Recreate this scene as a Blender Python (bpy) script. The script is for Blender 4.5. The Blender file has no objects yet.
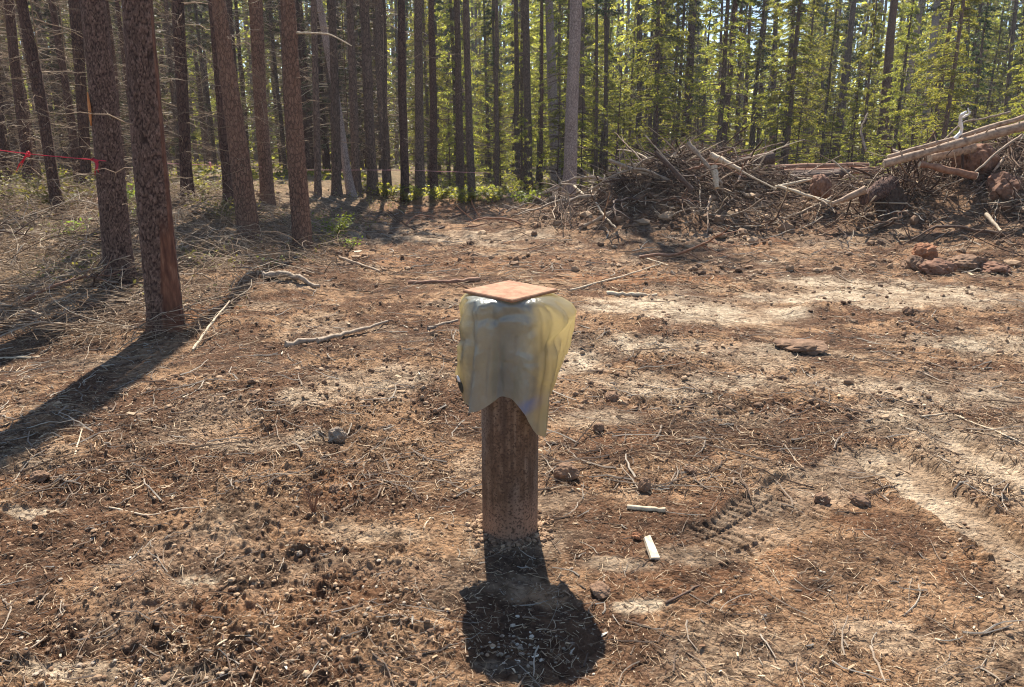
import bpy, math, random
import numpy as np
from mathutils import Vector, Matrix

random.seed(7)
RNG = np.random.default_rng(11)
R = math.radians
sc = bpy.context.scene
COL = sc.collection

# ------------------------------------------------------------------ camera
F = 740.0; PITCH = R(14.6); CH = 1.5; CX, CY = 512.0, 343.5
cam_d = bpy.data.cameras.new('camera'); cam = bpy.data.objects.new('camera', cam_d); COL.objects.link(cam)
cam.location = (0, 0, CH); cam.rotation_euler = (R(90) - PITCH, 0, 0)
cam_d.sensor_width = 36; cam_d.lens = F * 36 / 1024; cam_d.clip_end = 3000; cam_d.clip_start = .05
sc.camera = cam
# ------------------------------------------------------------------ light
SUN_EL, SUN_AZ = R(52), R(-4.3)
w = bpy.data.worlds.new('World'); sc.world = w; w.use_nodes = True
nt = w.node_tree; bg = nt.nodes['Background']
sky = nt.nodes.new('ShaderNodeTexSky'); sky.sky_type = 'NISHITA'; sky.sun_disc = False
sky.sun_elevation = SUN_EL; sky.sun_rotation = SUN_AZ; sky.air_density = 1.0; sky.dust_density = .3; sky.ozone_density = 2.0
nt.links.new(sky.outputs[0], bg.inputs[0]); bg.inputs[1].default_value = .085
sd = bpy.data.lights.new('sun', 'SUN'); sd.energy = 5.0; sd.angle = R(.5); sd.color = (1, .925, .81)
so = bpy.data.objects.new('sun', sd); COL.objects.link(so)
so.rotation_euler = Vector((math.sin(SUN_AZ) * math.cos(SUN_EL), math.cos(SUN_AZ) * math.cos(SUN_EL), math.sin(SUN_EL))).to_track_quat('Z', 'Y').to_euler()
sc.view_settings.view_transform = 'Standard'; sc.view_settings.look = 'None'
sc.view_settings.gamma = 1; sc.view_settings.use_curve_mapping = False
sc.view_settings.exposure = 1.16
sc.render.engine = 'CYCLES'
sc.cycles.use_denoising = True; sc.cycles.filter_width = 1.1; sc.cycles.max_bounces = 6; sc.cycles.diffuse_bounces = 3; sc.cycles.transmission_bounces = 4; sc.cycles.transparent_max_bounces = 8

# ------------------------------------------------------------------ noise (numpy)
def hsh(i, j, s):
    i = i.astype(np.uint32); j = j.astype(np.uint32)
    h = i * np.uint32(374761393) + j * np.uint32(668265263) + np.uint32(s * 2654435 + 12345)
    h = (h ^ (h >> np.uint32(13))) * np.uint32(1274126177)
    h = h ^ (h >> np.uint32(16))
    return h.astype(np.float64) / 4294967295.0
def vn(x, y, s=0):
    xi = np.floor(x); yi = np.floor(y); fx = x - xi; fy = y - yi
    fx = fx * fx * (3 - 2 * fx); fy = fy * fy * (3 - 2 * fy)
    xi = xi.astype(np.int64); yi = yi.astype(np.int64)
    a = hsh(xi, yi, s); b = hsh(xi + 1, yi, s); c = hsh(xi, yi + 1, s); d = hsh(xi + 1, yi + 1, s)
    return (a * (1 - fx) + b * fx) * (1 - fy) + (c * (1 - fx) + d * fx) * fy
def fbm(x, y, s=0, o=4, g=.5):
    t = 0; a = 1; n = 0
    for k in range(o):
        t = t + a * vn(x, y, s + k * 17); n += a; a *= g
        x, y = (x * 1.62 - y * 1.18) + 3.1, (x * 1.18 + y * 1.62) + 7.7
    return t / n
def worley(x, y, s=0):
    xi = np.floor(x).astype(np.int64); yi = np.floor(y).astype(np.int64)
    f1 = np.full(x.shape, 9.); f2 = np.full(x.shape, 9.); cid = np.zeros(x.shape)
    for a in (-1, 0, 1):
        for b in (-1, 0, 1):
            cx = xi + a; cy = yi + b
            px = cx + hsh(cx, cy, s); py = cy + hsh(cx, cy, s + 5); d = np.hypot(px - x, py - y)
            m = d < f1
            f2 = np.where(m, f1, np.minimum(f2, d)); cid = np.where(m, hsh(cx, cy, s + 9), cid); f1 = np.where(m, d, f1)
    return f1, f2, cid
def ss(x, a, b):
    t = np.clip((x - a) / (b - a), 0, 1); return t * t * (3 - 2 * t)

# ------------------------------------------------------------------ terrain
MOUNDS = [  # x, y, rx, ry, height
    (2.3, 14.6, 1.5, 1.5, .62), (4.0, 15.6, 1.6, 1.5, .88), (3.4, 14.2, 1.2, 1.1, .35), (5.6, 15.5, 1.8, 1.5, .40),
    (6.9, 13.6, 2.0, 1.8, .58), (8.8, 13.0, 2.1, 2.0, .85), (11.0, 13.0, 2.4, 2.2, .8), (13.5, 14, 3, 3, .8), (9.8, 10.4, 2.6, 1.8, .25),
    (-2.6, 21.5, 3.2, 1.0, .18), (.6, 21.0, 2.0, 1.2, .2),
    (-3.1, 8.0, .9, .6, .14), (-2.3, 8.6, .8, .5, .10), (2.95, 6.9, .25, .18, .07)]
def macro(x, y):
    x = np.asarray(x, float); y = np.asarray(y, float)
    h = .62 * ss(-x, 2.4, 6.0) * ss(y, 5.0, 12.0)
    for mx, my, rx, ry, hh in MOUNDS:
        d2 = ((x - mx) / rx) ** 2 + ((y - my) / ry) ** 2
        h = h + hh * np.exp(-d2 * 1.1)
    h = h + .10 * (fbm(x * .5, y * .5, 3, 3) - .5) * ss(y, 1, 6)
    return h
def G(px, py, hid=None):
    """world ground point seen at a pixel of the photograph"""
    a = math.atan((py - CY) / F) + PITCH
    z = 0.
    for _ in range(14):
        Y = (CH - z) / max(math.tan(a), .01); Y = min(Y, 60)
        dep = Y * math.cos(PITCH) + (CH - z) * math.sin(PITCH)
        X = (px - CX) / F * dep
        z = .5 * z + .5 * float(macro(X, Y))
    return X, Y, z
def W(px, py, Y):
    """world point at forward distance Y seen at a pixel"""
    a = math.atan((py - CY) / F) + PITCH
    z = CH - Y * math.tan(a); dep = Y * math.cos(PITCH) + (CH - z) * math.sin(PITCH)
    return Vector(((px - CX) / F * dep, Y, z))
import functools
@functools.lru_cache(None)
def ell(px, py, rx, ry):
    X, Y, _ = G(px, py); X2 = G(px + rx, py)[0]; Ya = G(px, max(py - ry, 172))[1]; Yb = G(px, py + ry)[1]
    return X, (Ya + Yb) / 2, abs(X2 - X), abs(Ya - Yb) / 2
def blobs(x, y, L, seed):
    dx = (fbm(x * 2.2, y * 2.2, seed, 4) - .5); dy = (fbm(x * 2.2, y * 2.2, seed + 50, 4) - .5)
    m = np.zeros_like(x)
    for (px, py, rx, ry, s) in L:
        X, Y, a, b = ell(px, py, rx, ry)
        d = np.sqrt(((x - X + dx * a * 1.6) / a) ** 2 + ((y - Y + dy * b * 1.6) / b) ** 2)
        m = np.maximum(m, s * (1 - ss(d, .55, 1.15)))
    return m
PALE = [(690, 312, 110, 14, .9), (900, 297, 150, 16, .85), (560, 365, 40, 14, .9), (640, 388, 70, 14, .7), (380, 390, 60, 20, .6), (310, 405, 40, 12, .6),
        (40, 520, 40, 6, .8), (205, 584, 25, 8, 1), (70, 680, 70, 14, .9), (200, 690, 60, 12, .7), (600, 420, 60, 12, .5), (980, 350, 90, 14, .75), (800, 385, 110, 12, .7), (950, 400, 90, 14, .65), (650, 345, 60, 10, .8),
        (610, 568, 40, 9, .5), (630, 610, 30, 8, .9), (500, 668, 40, 8, .5), (360, 540, 60, 12, .45), (250, 450, 60, 10, .5), (700, 560, 50, 12, .6),
        (960, 455, 100, 50, .6), (800, 490, 70, 25, .5), (450, 240, 130, 8, .5), (730, 355, 120, 14, .45), (880, 640, 60, 20, .4)]
DARK = [(150, 640, 90, 20, .5), (380, 640, 70, 16, .5), (270, 520, 90, 14, .55), (860, 560, 70, 22, .5), (740, 650, 80, 16, .4), (150, 430, 70, 16, .45), (470, 340, 120, 10, .4), (510, 578, 60, 26, .95), (430, 600, 50, 14, .6), (800, 352, 38, 12, 1), (610, 345, 60, 8, .6), (690, 405, 60, 9, .8), (700, 262, 80, 12, .8), (760, 235, 60, 8, .6), (960, 270, 60, 10, .8), (840, 225, 60, 14, .7), (1000, 310, 40, 6, .5),  # spot at the pipe foot paints the pipe's shadow darker
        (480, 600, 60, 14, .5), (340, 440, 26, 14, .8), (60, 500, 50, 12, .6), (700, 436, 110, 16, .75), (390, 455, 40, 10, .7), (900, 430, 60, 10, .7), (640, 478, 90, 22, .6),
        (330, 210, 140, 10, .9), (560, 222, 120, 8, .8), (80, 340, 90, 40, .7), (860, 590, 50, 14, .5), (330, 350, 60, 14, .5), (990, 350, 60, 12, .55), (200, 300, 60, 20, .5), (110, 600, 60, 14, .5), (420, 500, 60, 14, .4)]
RED = [(230, 610, 190, 46, .4), (700, 600, 160, 30, .35), (215, 315, 36, 16, 1), (640, 282, 90, 8, .9), (180, 325, 40, 10, .8), (560, 485, 60, 12, .6), (430, 210, 60, 8, .7), (960, 580, 40, 22, .8), (780, 560, 30, 40, .5), (820, 500, 50, 25, .4),
       (480, 265, 130, 10, .5), (70, 490, 90, 14, .5), (930, 262, 60, 10, .8), (340, 490, 50, 14, .6), (230, 560, 90, 20, .3), (740, 232, 70, 10, .7), (650, 440, 60, 12, .4)]
Gc = functools.lru_cache(None)(lambda px, py: G(px, py))
def strip(x, y, a, b, w0, w1):
    ax, ay, _ = Gc(*a); bx, by, _ = Gc(*b)
    L = math.hypot(bx - ax, by - ay); ux, uy = (bx - ax) / L, (by - ay) / L
    t = (x - ax) * ux + (y - ay) * uy; c = -(x - ax) * uy + (y - ay) * ux
    c = c + .05 * (fbm(x * 3, y * 3, 77, 2) - .5)
    hw = (w0 + (w1 - w0) * np.clip(t / L, 0, 1)) / 2
    e = .55 * (fbm(x * 5, y * 5, 78, 4) - .5)
    m = (1 - ss(np.abs(c) / hw + e, .8, 1.02)) * ss(t, -.05, .1) * (1 - ss(t, L - .1, L + .1))
    return m, t, c, hw
SMOOTH = [((872, 450), (1040, 580), .30, .26), ((930, 436), (1060, 500), .26, .26)]
TREAD = [((712, 552), (872, 458), .33, .34)]
_soft = [e for e in PALE]
def height(x, y, lod=None):
    x = np.asarray(x, float); y = np.asarray(y, float)
    h = macro(x, y)
    r = np.hypot(x, y)
    churn = ss(fbm(x * .9 + 4, y * .9, 21, 4), .40, .60)
    pm = blobs(x, y, PALE, 91)
    churn = np.clip(churn * (1 - .75 * pm) + .5 * blobs(x, y, DARK, 92), 0, 1)
    tm = np.zeros_like(x); td = np.zeros_like(x)
    for a, b, w0, w1 in SMOOTH:
        m, t, c, hw = strip(x, y, a, b, w0, w1)
        q = np.abs(c) / hw
        td += np.exp(-((q - 1.15) / .22) ** 2) * .03 * (fbm(x * 9, y * 9, 5, 2) * 1.4) * (t > -.1) - .018 * m
        tm = np.maximum(tm, m)
    for a, b, w0, w1 in TREAD:
        m, t, c, hw = strip(x, y, a, b, w0, w1)
        ph = (t + .30 * np.abs(c) + .012 * (fbm(x * 20, y * 20, 79, 2) - .5)) / .052
        s = 1 - ss(np.abs((ph % 1) - .5), .12, .24)
        gap = ss(np.abs(np.abs(c) / hw - .42), .03, .08)
        worn = ss(fbm(x * 4, y * 4, 66, 3), .34, .5)
        td += m * (.016 * ss(fbm(x * 3.1, y * 3.1, 166, 3), .36, .5) * (1 - np.maximum(s, 1 - gap)) - .020) * (.6 + .4 * worn)
        tm = np.maximum(tm, m * .85)
    k = 1 - .8 * tm
    # clods
    f1, f2, cid = worley(x * 7, y * 7, 31)
    cl = np.clip(.55 * cid ** 2 + .1 - f1, 0, 1)
    h = h + k * (.2 + .8 * churn) * .034 * cl
    f1, f2, cid = worley(x * 17 + 3 * vn(x * 4, y * 4, 8), y * 17, 33)
    h = h + k * (.35 + .8 * churn) * .022 * np.clip(.40 * cid ** 1.2 - f1 ** 2 * 1.3, 0, 1)
    f1, f2, cid = worley(x * 41, y * 41 + 2 * vn(x * 9, y * 9, 9), 35)
    h = h + (1 - .6 * tm) * (.45 + .8 * churn) * .018 * np.clip(.5 * cid - f1 ** 2 * 1.2, 0, 1) * (r < 9)
    h = h + k * .055 * (fbm(x * 2.6, y * 2.6, 41, 3) - .5) + k * churn * .06 * (fbm(x * 9, y * 9, 42, 3) - .5)
    h = h + k * (.5 + churn) * .018 * (1 - np.abs(2 * fbm(x * 24, y * 24, 43, 2) - 1)) + .010 * fbm(x * 55, y * 55, 44, 2)
    # rough hummocks farther off and on the spoil heaps
    far = ss(r, 8, 14)
    h = h + far * (.16 * (fbm(x * 3.1, y * 3.1, 51, 4) - .45)) + far * .05 * np.clip(fbm(x * 7, y * 7, 52, 3) - .5, 0, 1)
    h = h + td
    # soil drawn up round the foot of the casing
    rp = np.hypot(x - 0, y - 2.73)
    h = h * ss(rp, .06, .4) + .012 * np.exp(-((rp - .13) / .06) ** 2)
    return h

# ------------------------------------------------------------------ mesh building
class Geo:
    def __init__(s): s.v = []; s.q = []; s.t = []; s.n = 0; s.mq = []; s.mt = []
    def add(s, v, q=None, t=None, m=0):
        v = np.asarray(v, float).reshape(-1, 3); s.v.append(v)
        if q is not None and len(q): q = np.asarray(q).reshape(-1, 4); s.q.append(q + s.n); s.mq.append(np.full(len(q), m))
        if t is not None and len(t): t = np.asarray(t).reshape(-1, 3); s.t.append(t + s.n); s.mt.append(np.full(len(t), m))
        s.n += len(v); return s
    def join(s, o, m=0):
        for q in o.q: s.q.append(q + s.n); s.mq.append(np.full(len(q), m))
        for t in o.t: s.t.append(t + s.n); s.mt.append(np.full(len(t), m))
        s.v += o.v; s.n += o.n; return s
    def tubes(s, P, Rr, S=4, m=0, cap=False):
        P = np.asarray(P, float); Rr = np.asarray(Rr, float)
        if P.ndim == 2: P = P[None]; Rr = Rr[None]
        N, K, _ = P.shape
        T = np.gradient(P, axis=1); T /= np.linalg.norm(T, axis=2, keepdims=True) + 1e-9
        mt = T.mean(1, keepdims=True); ref = np.where(np.abs(mt[..., 2:3]) > .8, np.array([1., .13, 0]), np.array([.07, .05, 1.]))
        A = np.cross(T, ref); A /= np.linalg.norm(A, axis=2, keepdims=True) + 1e-9
        B = np.cross(A, T)
        th = np.arange(S) / S * 2 * np.pi
        V = P[:, :, None] + Rr[:, :, None, None] * (np.cos(th)[None, None, :, None] * A[:, :, None] + np.sin(th)[None, None, :, None] * B[:, :, None])
        idx = np.arange(N * K * S).reshape(N, K, S)
        a = idx[:, :-1]; b = idx[:, 1:]
        q = np.stack([a, b, np.roll(b, -1, 2), np.roll(a, -1, 2)], -1).reshape(-1, 4)
        base = s.n; s.add(V, q, m=m)
        if cap:
            for k, flip in ((0, 0), (K - 1, 1)):
                c = P[:, k]; cb = s.n - 0
                ring = idx[:, k]; tv = np.concatenate([V[:, k].reshape(-1, 3), c]); ii = np.arange(N * S).reshape(N, S); cc = N * S + np.arange(N)[:, None] + 0 * ii
                t = np.stack([ii, np.roll(ii, -1, 1), cc] if not flip else [np.roll(ii, -1, 1), ii, cc], -1).reshape(-1, 3)
                s.add(tv, t=t, m=m)
        return s
    def mesh(s, name, mats, smooth=True):
        me = bpy.data.meshes.new(name)
        v = np.concatenate(s.v).astype(np.float32)
        q = np.concatenate(s.q) if s.q else np.zeros((0, 4), int); t = np.concatenate(s.t) if s.t else np.zeros((0, 3), int)
        me.vertices.add(len(v)); me.vertices.foreach_set('co', v.ravel())
        nl = q.size + t.size; me.loops.add(nl); me.loops.foreach_set('vertex_index', np.concatenate([q.ravel(), t.ravel()]).astype(np.int32))
        me.polygons.add(len(q) + len(t))
        ls = np.concatenate([np.arange(len(q)) * 4, q.size + np.arange(len(t)) * 3]).astype(np.int32)
        me.polygons.foreach_set('loop_start', ls)
        mi = np.concatenate((s.mq + s.mt) or [np.zeros(0)]).astype(np.int32)
        me.polygons.foreach_set('material_index', mi)
        me.polygons.foreach_set('use_smooth', np.full(len(mi), smooth))
        for m in (mats if isinstance(mats, (list, tuple)) else [mats]): me.materials.append(m)
        me.update(calc_edges=True); me.validate()
        return me
    def obj(s, name, mats, parent=None, smooth=True, **kw):
        return link(name, s.mesh(name, mats, smooth), parent, **kw)
def link(name, me, parent=None, loc=(0, 0, 0), rot=(0, 0, 0), scale=None):
    o = bpy.data.objects.new(name, me); COL.objects.link(o); o.location = loc; o.rotation_euler = rot
    if scale is not None: o.scale = (scale,) * 3 if isinstance(scale, (int, float)) else scale
    if parent: o.parent = parent
    return o
def tag(o, label=None, cat=None, group=None, kind=None):
    if label: o['label'] = label
    if cat: o['category'] = cat
    if group: o['group'] = group
    if kind: o['kind'] = kind
    return o
def thing(name, label, cat, loc=(0, 0, 0), rz=0, group=None):
    return tag(link(name, None, None, loc, (0, 0, rz)), label, cat, group)
def dup(o, loc, rot, scale, label, group=None):
    r = o.copy(); COL.objects.link(r); r.location = loc; r.rotation_euler = rot; r.scale = (scale,) * 3 if isinstance(scale, (int, float)) else scale
    r['label'] = label
    if group: r['group'] = group
    for ch in o.children:
        c = ch.copy(); COL.objects.link(c); c.parent = r
    return r

# ------------------------------------------------------------------ materials
def mat(name, rough=.85, spec=.2):
    m = bpy.data.materials.new(name); m.use_nodes = True; n = m.node_tree
    b = n.nodes['Principled BSDF']; b.inputs['Roughness'].default_value = rough; b.inputs['Specular IOR Level'].default_value = spec
    return m, n, b
class N:
    """small node helper"""
    def __init__(s, nt): s.nt = nt
    def __call__(s, typ, ins=None, **kw):
        n = s.nt.nodes.new('ShaderNode' + typ)
        for k, v in kw.items(): setattr(n, k, v)
        for k, v in (ins or {}).items():
            if isinstance(v, bpy.types.NodeSocket): s.nt.links.new(v, n.inputs[k])
            else: n.inputs[k].default_value = v
        return n
    def mix(s, f, a, b, bt='MIX'):
        n = s.nt.nodes.new('ShaderNodeMix'); n.data_type = 'RGBA'; n.blend_type = bt
        for i, v in ((0, f), (6, a), (7, b)):
            if isinstance(v, bpy.types.NodeSocket): s.nt.links.new(v, n.inputs[i])
            else: n.inputs[i].default_value = v if i == 0 else (*v, 1)
        return n.outputs[2]
    def ramp(s, f, stops, interp='LINEAR'):
        n = s.nt.nodes.new('ShaderNodeValToRGB'); s.nt.links.new(f, n.inputs[0]); n.color_ramp.interpolation = interp
        e = n.color_ramp.elements
        while len(e) < len(stops): e.new(.5)
        for i, (p, c) in enumerate(stops):
            e[i].position = p; e[i].color = (c, c, c, 1) if isinstance(c, (int, float)) else (*c, 1)
        return n.outputs[0]
    def math(s, op, a, b=0.):
        n = s.nt.nodes.new('ShaderNodeMath'); n.operation = op
        for i, v in ((0, a), (1, b)):
            if isinstance(v, bpy.types.NodeSocket): s.nt.links.new(v, n.inputs[i])
            else: n.inputs[i].default_value = v
        return n.outputs[0]
def coords(k, scale=(1, 1, 1)):
    tc = k('TexCoord'); return k('Mapping', {'Vector': tc.outputs['Object'], 'Scale': scale}).outputs[0]

def bark(name, c_hi, c_mid, c_lo, sc_=22, zs=.35, bump=.6, lichen=0., dist=.012):
    m, n, b = mat(name, .9, .15); k = N(n)
    v = coords(k, (1, 1, zs))
    ns = k('TexNoise', {'Vector': v, 'Scale': 9., 'Detail': 3.})
    dv = k.mix(.06, v, ns.outputs['Color'], 'ADD')
    vo = k('TexVoronoi', {'Vector': dv, 'Scale': float(sc_)}, feature='DISTANCE_TO_EDGE')
    vc = k('TexVoronoi', {'Vector': dv, 'Scale': float(sc_)})
    fine = k('TexNoise', {'Vector': coords(k), 'Scale': 90., 'Detail': 4.})
    crack = k.ramp(vo.outputs[0], [(0, 0), (.16, 1)])
    col = k.mix(vc.outputs['Color'], c_mid, c_hi)
    col = k.mix(k.ramp(fine.outputs[0], [(.35, 0), (.7, 1)]), k.mix(.5, col, c_lo), col)
    col = k.mix(crack, c_lo, col)
    big = k('TexNoise', {'Vector': coords(k, (1, 1, .5)), 'Scale': 3.})
    oi = k('ObjectInfo')
    col = k.mix(k.ramp(big.outputs[0], [(.35, 0), (.7, .55)]), col, k.mix(.5, col, c_hi))
    if lichen: col = k.mix(k.math('MULTIPLY', k.ramp(big.outputs[0], [(.45, 0), (.62, 1)]), lichen), col, (.33, .31, .27))
    hs = k('HueSaturation', {'Color': col, 'Value': k.math('ADD', .82, k.math('MULTIPLY', oi.outputs['Random'], .4))})
    n.links.new(hs.outputs[0], b.inputs['Base Color'])
    hgt = k.math('ADD', crack, k.math('MULTIPLY', fine.outputs[0], .5))
    bp = k('Bump', {'Height': hgt, 'Strength': bump, 'Distance': dist}); n.links.new(bp.outputs[0], b.inputs['Normal'])
    return m
M_bark_red = bark('reddish_bark', (.33, .19, .125), (.21, .118, .08), (.07, .042, .032), 30, .4)
M_bark_brown = bark('brown_bark', (.20, .12, .09), (.12, .068, .052), (.035, .021, .018), 24, .4, .9)
M_bark_grey = bark('grey_bark', (.52, .43, .38), (.38, .30, .26), (.16, .12, .10), 26, .5)
M_bark_dark = bark('dark_bark', (.24, .165, .125), (.15, .105, .08), (.055, .04, .032), 22, .35)

def plated_bark():
    # the plates themselves are modelled; the material only tints them
    m, n, b = mat('plated_bark', .88, .18); k = N(n)
    at = k('Attribute', attribute_name='plate'); fine = k('TexNoise', {'Vector': coords(k, (1, 1, .6)), 'Scale': 60., 'Detail': 6., 'Roughness': .7})
    col = k.ramp(fine.outputs[0], [(.3, (.07, .045, .036)), (.5, (.17, .105, .078)), (.72, (.32, .22, .17))])
    col = k.mix(at.outputs['Fac'], (.035, .02, .016), col)
    sc_m = k('Attribute', attribute_name='stripped')
    sn = k('TexNoise', {'Vector': coords(k, (1, 1, .25)), 'Scale': 28., 'Detail': 5.})
    bare = k.ramp(sn.outputs[0], [(.3, (.07, .03, .02)), (.55, (.16, .07, .042)), (.75, (.27, .14, .085))])
    col = k.mix(sc_m.outputs['Fac'], col, bare)
    n.links.new(col, b.inputs['Base Color'])
    bp = k('Bump', {'Height': fine.outputs[0], 'Strength': .6, 'Distance': .006}); n.links.new(bp.outputs[0], b.inputs['Normal'])
    return m
M_plate = plated_bark()

def islands(name, stops, rough=.85, noise=True, bump=0., spec=.2):
    """one tint per loose piece, plus a little grain"""
    m, n, b = mat(name, rough, spec); k = N(n)
    ge = k('NewGeometry'); col = k.ramp(ge.outputs['Random Per Island'], stops)
    if noise:
        ns = k('TexNoise', {'Vector': coords(k), 'Scale': 45., 'Detail': 3.})
        col = k.mix(k.ramp(ns.outputs[0], [(.35, 0), (.7, .45)]), col, k.mix(.6, col, (.06, .04, .03)))
    n.links.new(col, b.inputs['Base Color'])
    return m
M_twig = islands('weathered_twig', [(0, (.10, .065, .045)), (.35, (.22, .155, .11)), (.7, (.36, .29, .22)), (1, (.50, .43, .34))])
M_twig_dead = islands('dead_twig', [(0, (.08, .05, .032)), (.5, (.28, .19, .12)), (.85, (.50, .38, .26)), (1, (.70, .58, .43))])
M_litter = islands('needle_litter', [(0, (.05, .028, .018)), (.35, (.15, .085, .05)), (.65, (.33, .215, .125)), (1, (.62, .48, .32))], noise=False)
M_chip = islands('wood_chip', [(0, (.20, .11, .065)), (.5, (.44, .31, .19)), (.85, (.62, .50, .34)), (1, (.74, .66, .52))], noise=False)
M_clod = islands('dirt_clod', [(0, (.12, .07, .043)), (.5, (.26, .16, .095)), (1, (.46, .32, .20))])
M_peb = islands('pebble', [(0, (.16, .115, .08)), (.6, (.30, .23, .165)), (1, (.48, .40, .31))], noise=False)
M_slash = islands('slash_stick', [(0, (.04, .024, .017)), (.45, (.12, .07, .045)), (.8, (.25, .165, .11)), (.93, (.48, .38, .27)), (1, (.68, .57, .43))])

def wood(name, a, b_, rough=.75, gr=(1, 1, 1), s=30.):
    m, n, b = mat(name, rough, .25); k = N(n)
    ns = k('TexNoise', {'Vector': coords(k, gr), 'Scale': s, 'Detail': 5., 'Roughness': .65})
    col = k.ramp(ns.outputs[0], [(.3, a), (.7, b_)])
    n.links.new(col, b.inputs['Base Color'])
    bp = k('Bump', {'Height': ns.outputs[0], 'Strength': .5, 'Distance': .004}); n.links.new(bp.outputs[0], b.inputs['Normal'])
    return m
M_palewood = wood('pale_wood', (.36, .26, .16), (.72, .60, .43))
M_log = wood('pale_log_bark', (.15, .085, .055), (.54, .39, .265), s=14.)
M_logred = wood('peeled_red_log', (.17, .075, .045), (.36, .20, .12), s=16.)
M_cut = wood('cut_end', (.55, .40, .24), (.85, .76, .60))
M_greystick = wood('grey_stick', (.19, .135, .092), (.46, .36, .26))
M_darkstick = wood('dark_stick', (.05, .032, .024), (.16, .10, .07))
M_scar = wood('fresh_scar', (.45, .16, .05), (.68, .30, .10))
M_orange = wood('orange_clod', (.20, .085, .045), (.42, .20, .10), .9, s=20.)
M_brownclod = wood('brown_clod', (.11, .065, .042), (.30, .185, .115), .95, s=26.)
M_greyclod = wood('grey_clod', (.16, .12, .09), (.36, .29, .22), .95, s=26.)
M_rootball = wood('root_soil', (.10, .045, .028), (.30, .17, .11), .95, s=14.)
M_stump_shade = wood('stump_shade', (.03, .02, .015), (.10, .06, .04), .95, s=14.)
M_terra = wood('terracotta', (.24, .11, .06), (.42, .245, .15), .85, s=26.)
M_white = wood('white_cloth', (.70, .68, .63), (.84, .82, .78), .6)

def leafmat(name, stops, tr=.5, gain=1.7):
    m, n, b = mat(name, .55, .3); k = N(n)
    ge = k('NewGeometry'); oi = k('ObjectInfo')
    col = k.ramp(ge.outputs['Random Per Island'], stops)
    col = k('HueSaturation', {'Color': col, 'Value': k.math('ADD', .75, k.math('MULTIPLY', oi.outputs['Random'], .55)), 'Hue': k.math('ADD', .485, k.math('MULTIPLY', oi.outputs['Random'], .03))}).outputs[0]
    n.links.new(col, b.inputs['Base Color'])
    tcol = k.mix(1., col, (gain * 1.05, gain, gain * .5), 'MULTIPLY')
    t = k('BsdfTranslucent', {'Color': tcol}); mx = k('MixShader', {0: tr, 1: b.outputs[0], 2: t.outputs[0]})
    n.links.new(mx.outputs[0], n.nodes['Material Output'].inputs['Surface'])
    return m
M_leaf = leafmat('green_needles', [(0, (.05, .062, .02)), (.5, (.115, .12, .03)), (1, (.20, .185, .05))], .55, 3.0)
M_leaf_dark = leafmat('dark_needles', [(0, (.022, .038, .018)), (.6, (.05, .07, .03)), (1, (.085, .10, .04))], .35, 1.6)
M_leaf_dull = leafmat('dull_needles', [(0, (.045, .045, .026)), (.6, (.085, .083, .045)), (1, (.15, .13, .08))], .35, 1.4)
M_leaf_bright = leafmat('bright_leaves', [(0, (.12, .18, .03)), (1, (.26, .32, .06))], .5, 1.5)
M_leaf_olive = leafmat('olive_leaves', [(0, (.12, .12, .04)), (1, (.30, .27, .11))], .4, 1.3)

# ------------------------------------------------------------------ ground
def ground_material():
    m, n, b = mat('forest_soil', .95, .12); k = N(n)
    at = k('Attribute', attribute_name='soil')
    v = coords(k)
    n1 = k('TexNoise', {'Vector': v, 'Scale': 14., 'Detail': 8., 'Roughness': .7})
    n2 = k('TexNoise', {'Vector': v, 'Scale': 70., 'Detail': 5., 'Roughness': .7})
    vo = k('TexVoronoi', {'Vector': v, 'Scale': 120.})
    vb = k('TexVoronoi', {'Vector': v, 'Scale': 55.})
    col = k.mix(k.ramp(n1.outputs[0], [(.40, 0), (.66, .8)]), at.outputs['Color'], k.mix(1., at.outputs['Color'], (.36, .32, .30), 'MULTIPLY'))
    col = k.mix(k.ramp(n2.outputs[0], [(.55, 0), (.78, .75)]), col, k.mix(1., col, (1.75, 1.7, 1.6), 'MULTIPLY'))
    col = k.mix(k.ramp(vo.outputs['Color'], [(.8, 0), (.93, .6)]), col, (.48, .38, .27))
    col = k.mix(k.ramp(vb.outputs['Color'], [(0, .6), (.18, 0)]), col, (.07, .04, .027))
    n.links.new(col, b.inputs['Base Color'])
    h = k.math('ADD', k.math('MULTIPLY', n2.outputs[0], 1.), k.math('MULTIPLY', n1.outputs[0], 1.6))
    h = k.math('SUBTRACT', h, k.math('MULTIPLY', vb.outputs['Distance'], .7))
    bp = k('Bump', {'Height': h, 'Strength': 1., 'Distance': .024}); n.links.new(bp.outputs[0], b.inputs['Normal'])
    return m
rr = [0.25]
while rr[-1] < 320:
    r = rr[-1]; d = .07 if r < 1.3 else (max((.0011 + .0005 * min(1, max(0, (r - 4) / 5))) * r ** 1.5, .003) if r < 26 else (r - 25) * .06 + .22)
    rr.append(r + d)
rr = np.array(rr)
az = np.concatenate([np.linspace(-180, -42, 60)[:-1], np.linspace(-42, 42, 920), np.linspace(42, 180, 60)[1:-1]]) * np.pi / 180
A_, R_ = np.meshgrid(az, rr)
gx = (np.sin(A_) * R_).ravel(); gy = (np.cos(A_) * R_).ravel()
gz = height(gx, gy)
nr, na = len(rr), len(az)
idx = np.arange(nr * na).reshape(nr, na)
q = np.stack([idx[:-1], np.roll(idx, -1, 1)[:-1], np.roll(idx, -1, 1)[1:], idx[1:]], -1).reshape(-1, 4)
cv = nr * na; tri = np.stack([np.roll(idx[0], -1), idx[0], np.full(na, cv)], -1)
g = Geo().add(np.concatenate([np.stack([gx, gy, gz], -1), [[0, 0, float(gz[:na].mean())]]]), q, tri)
me = g.mesh('ground', ground_material())
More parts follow.
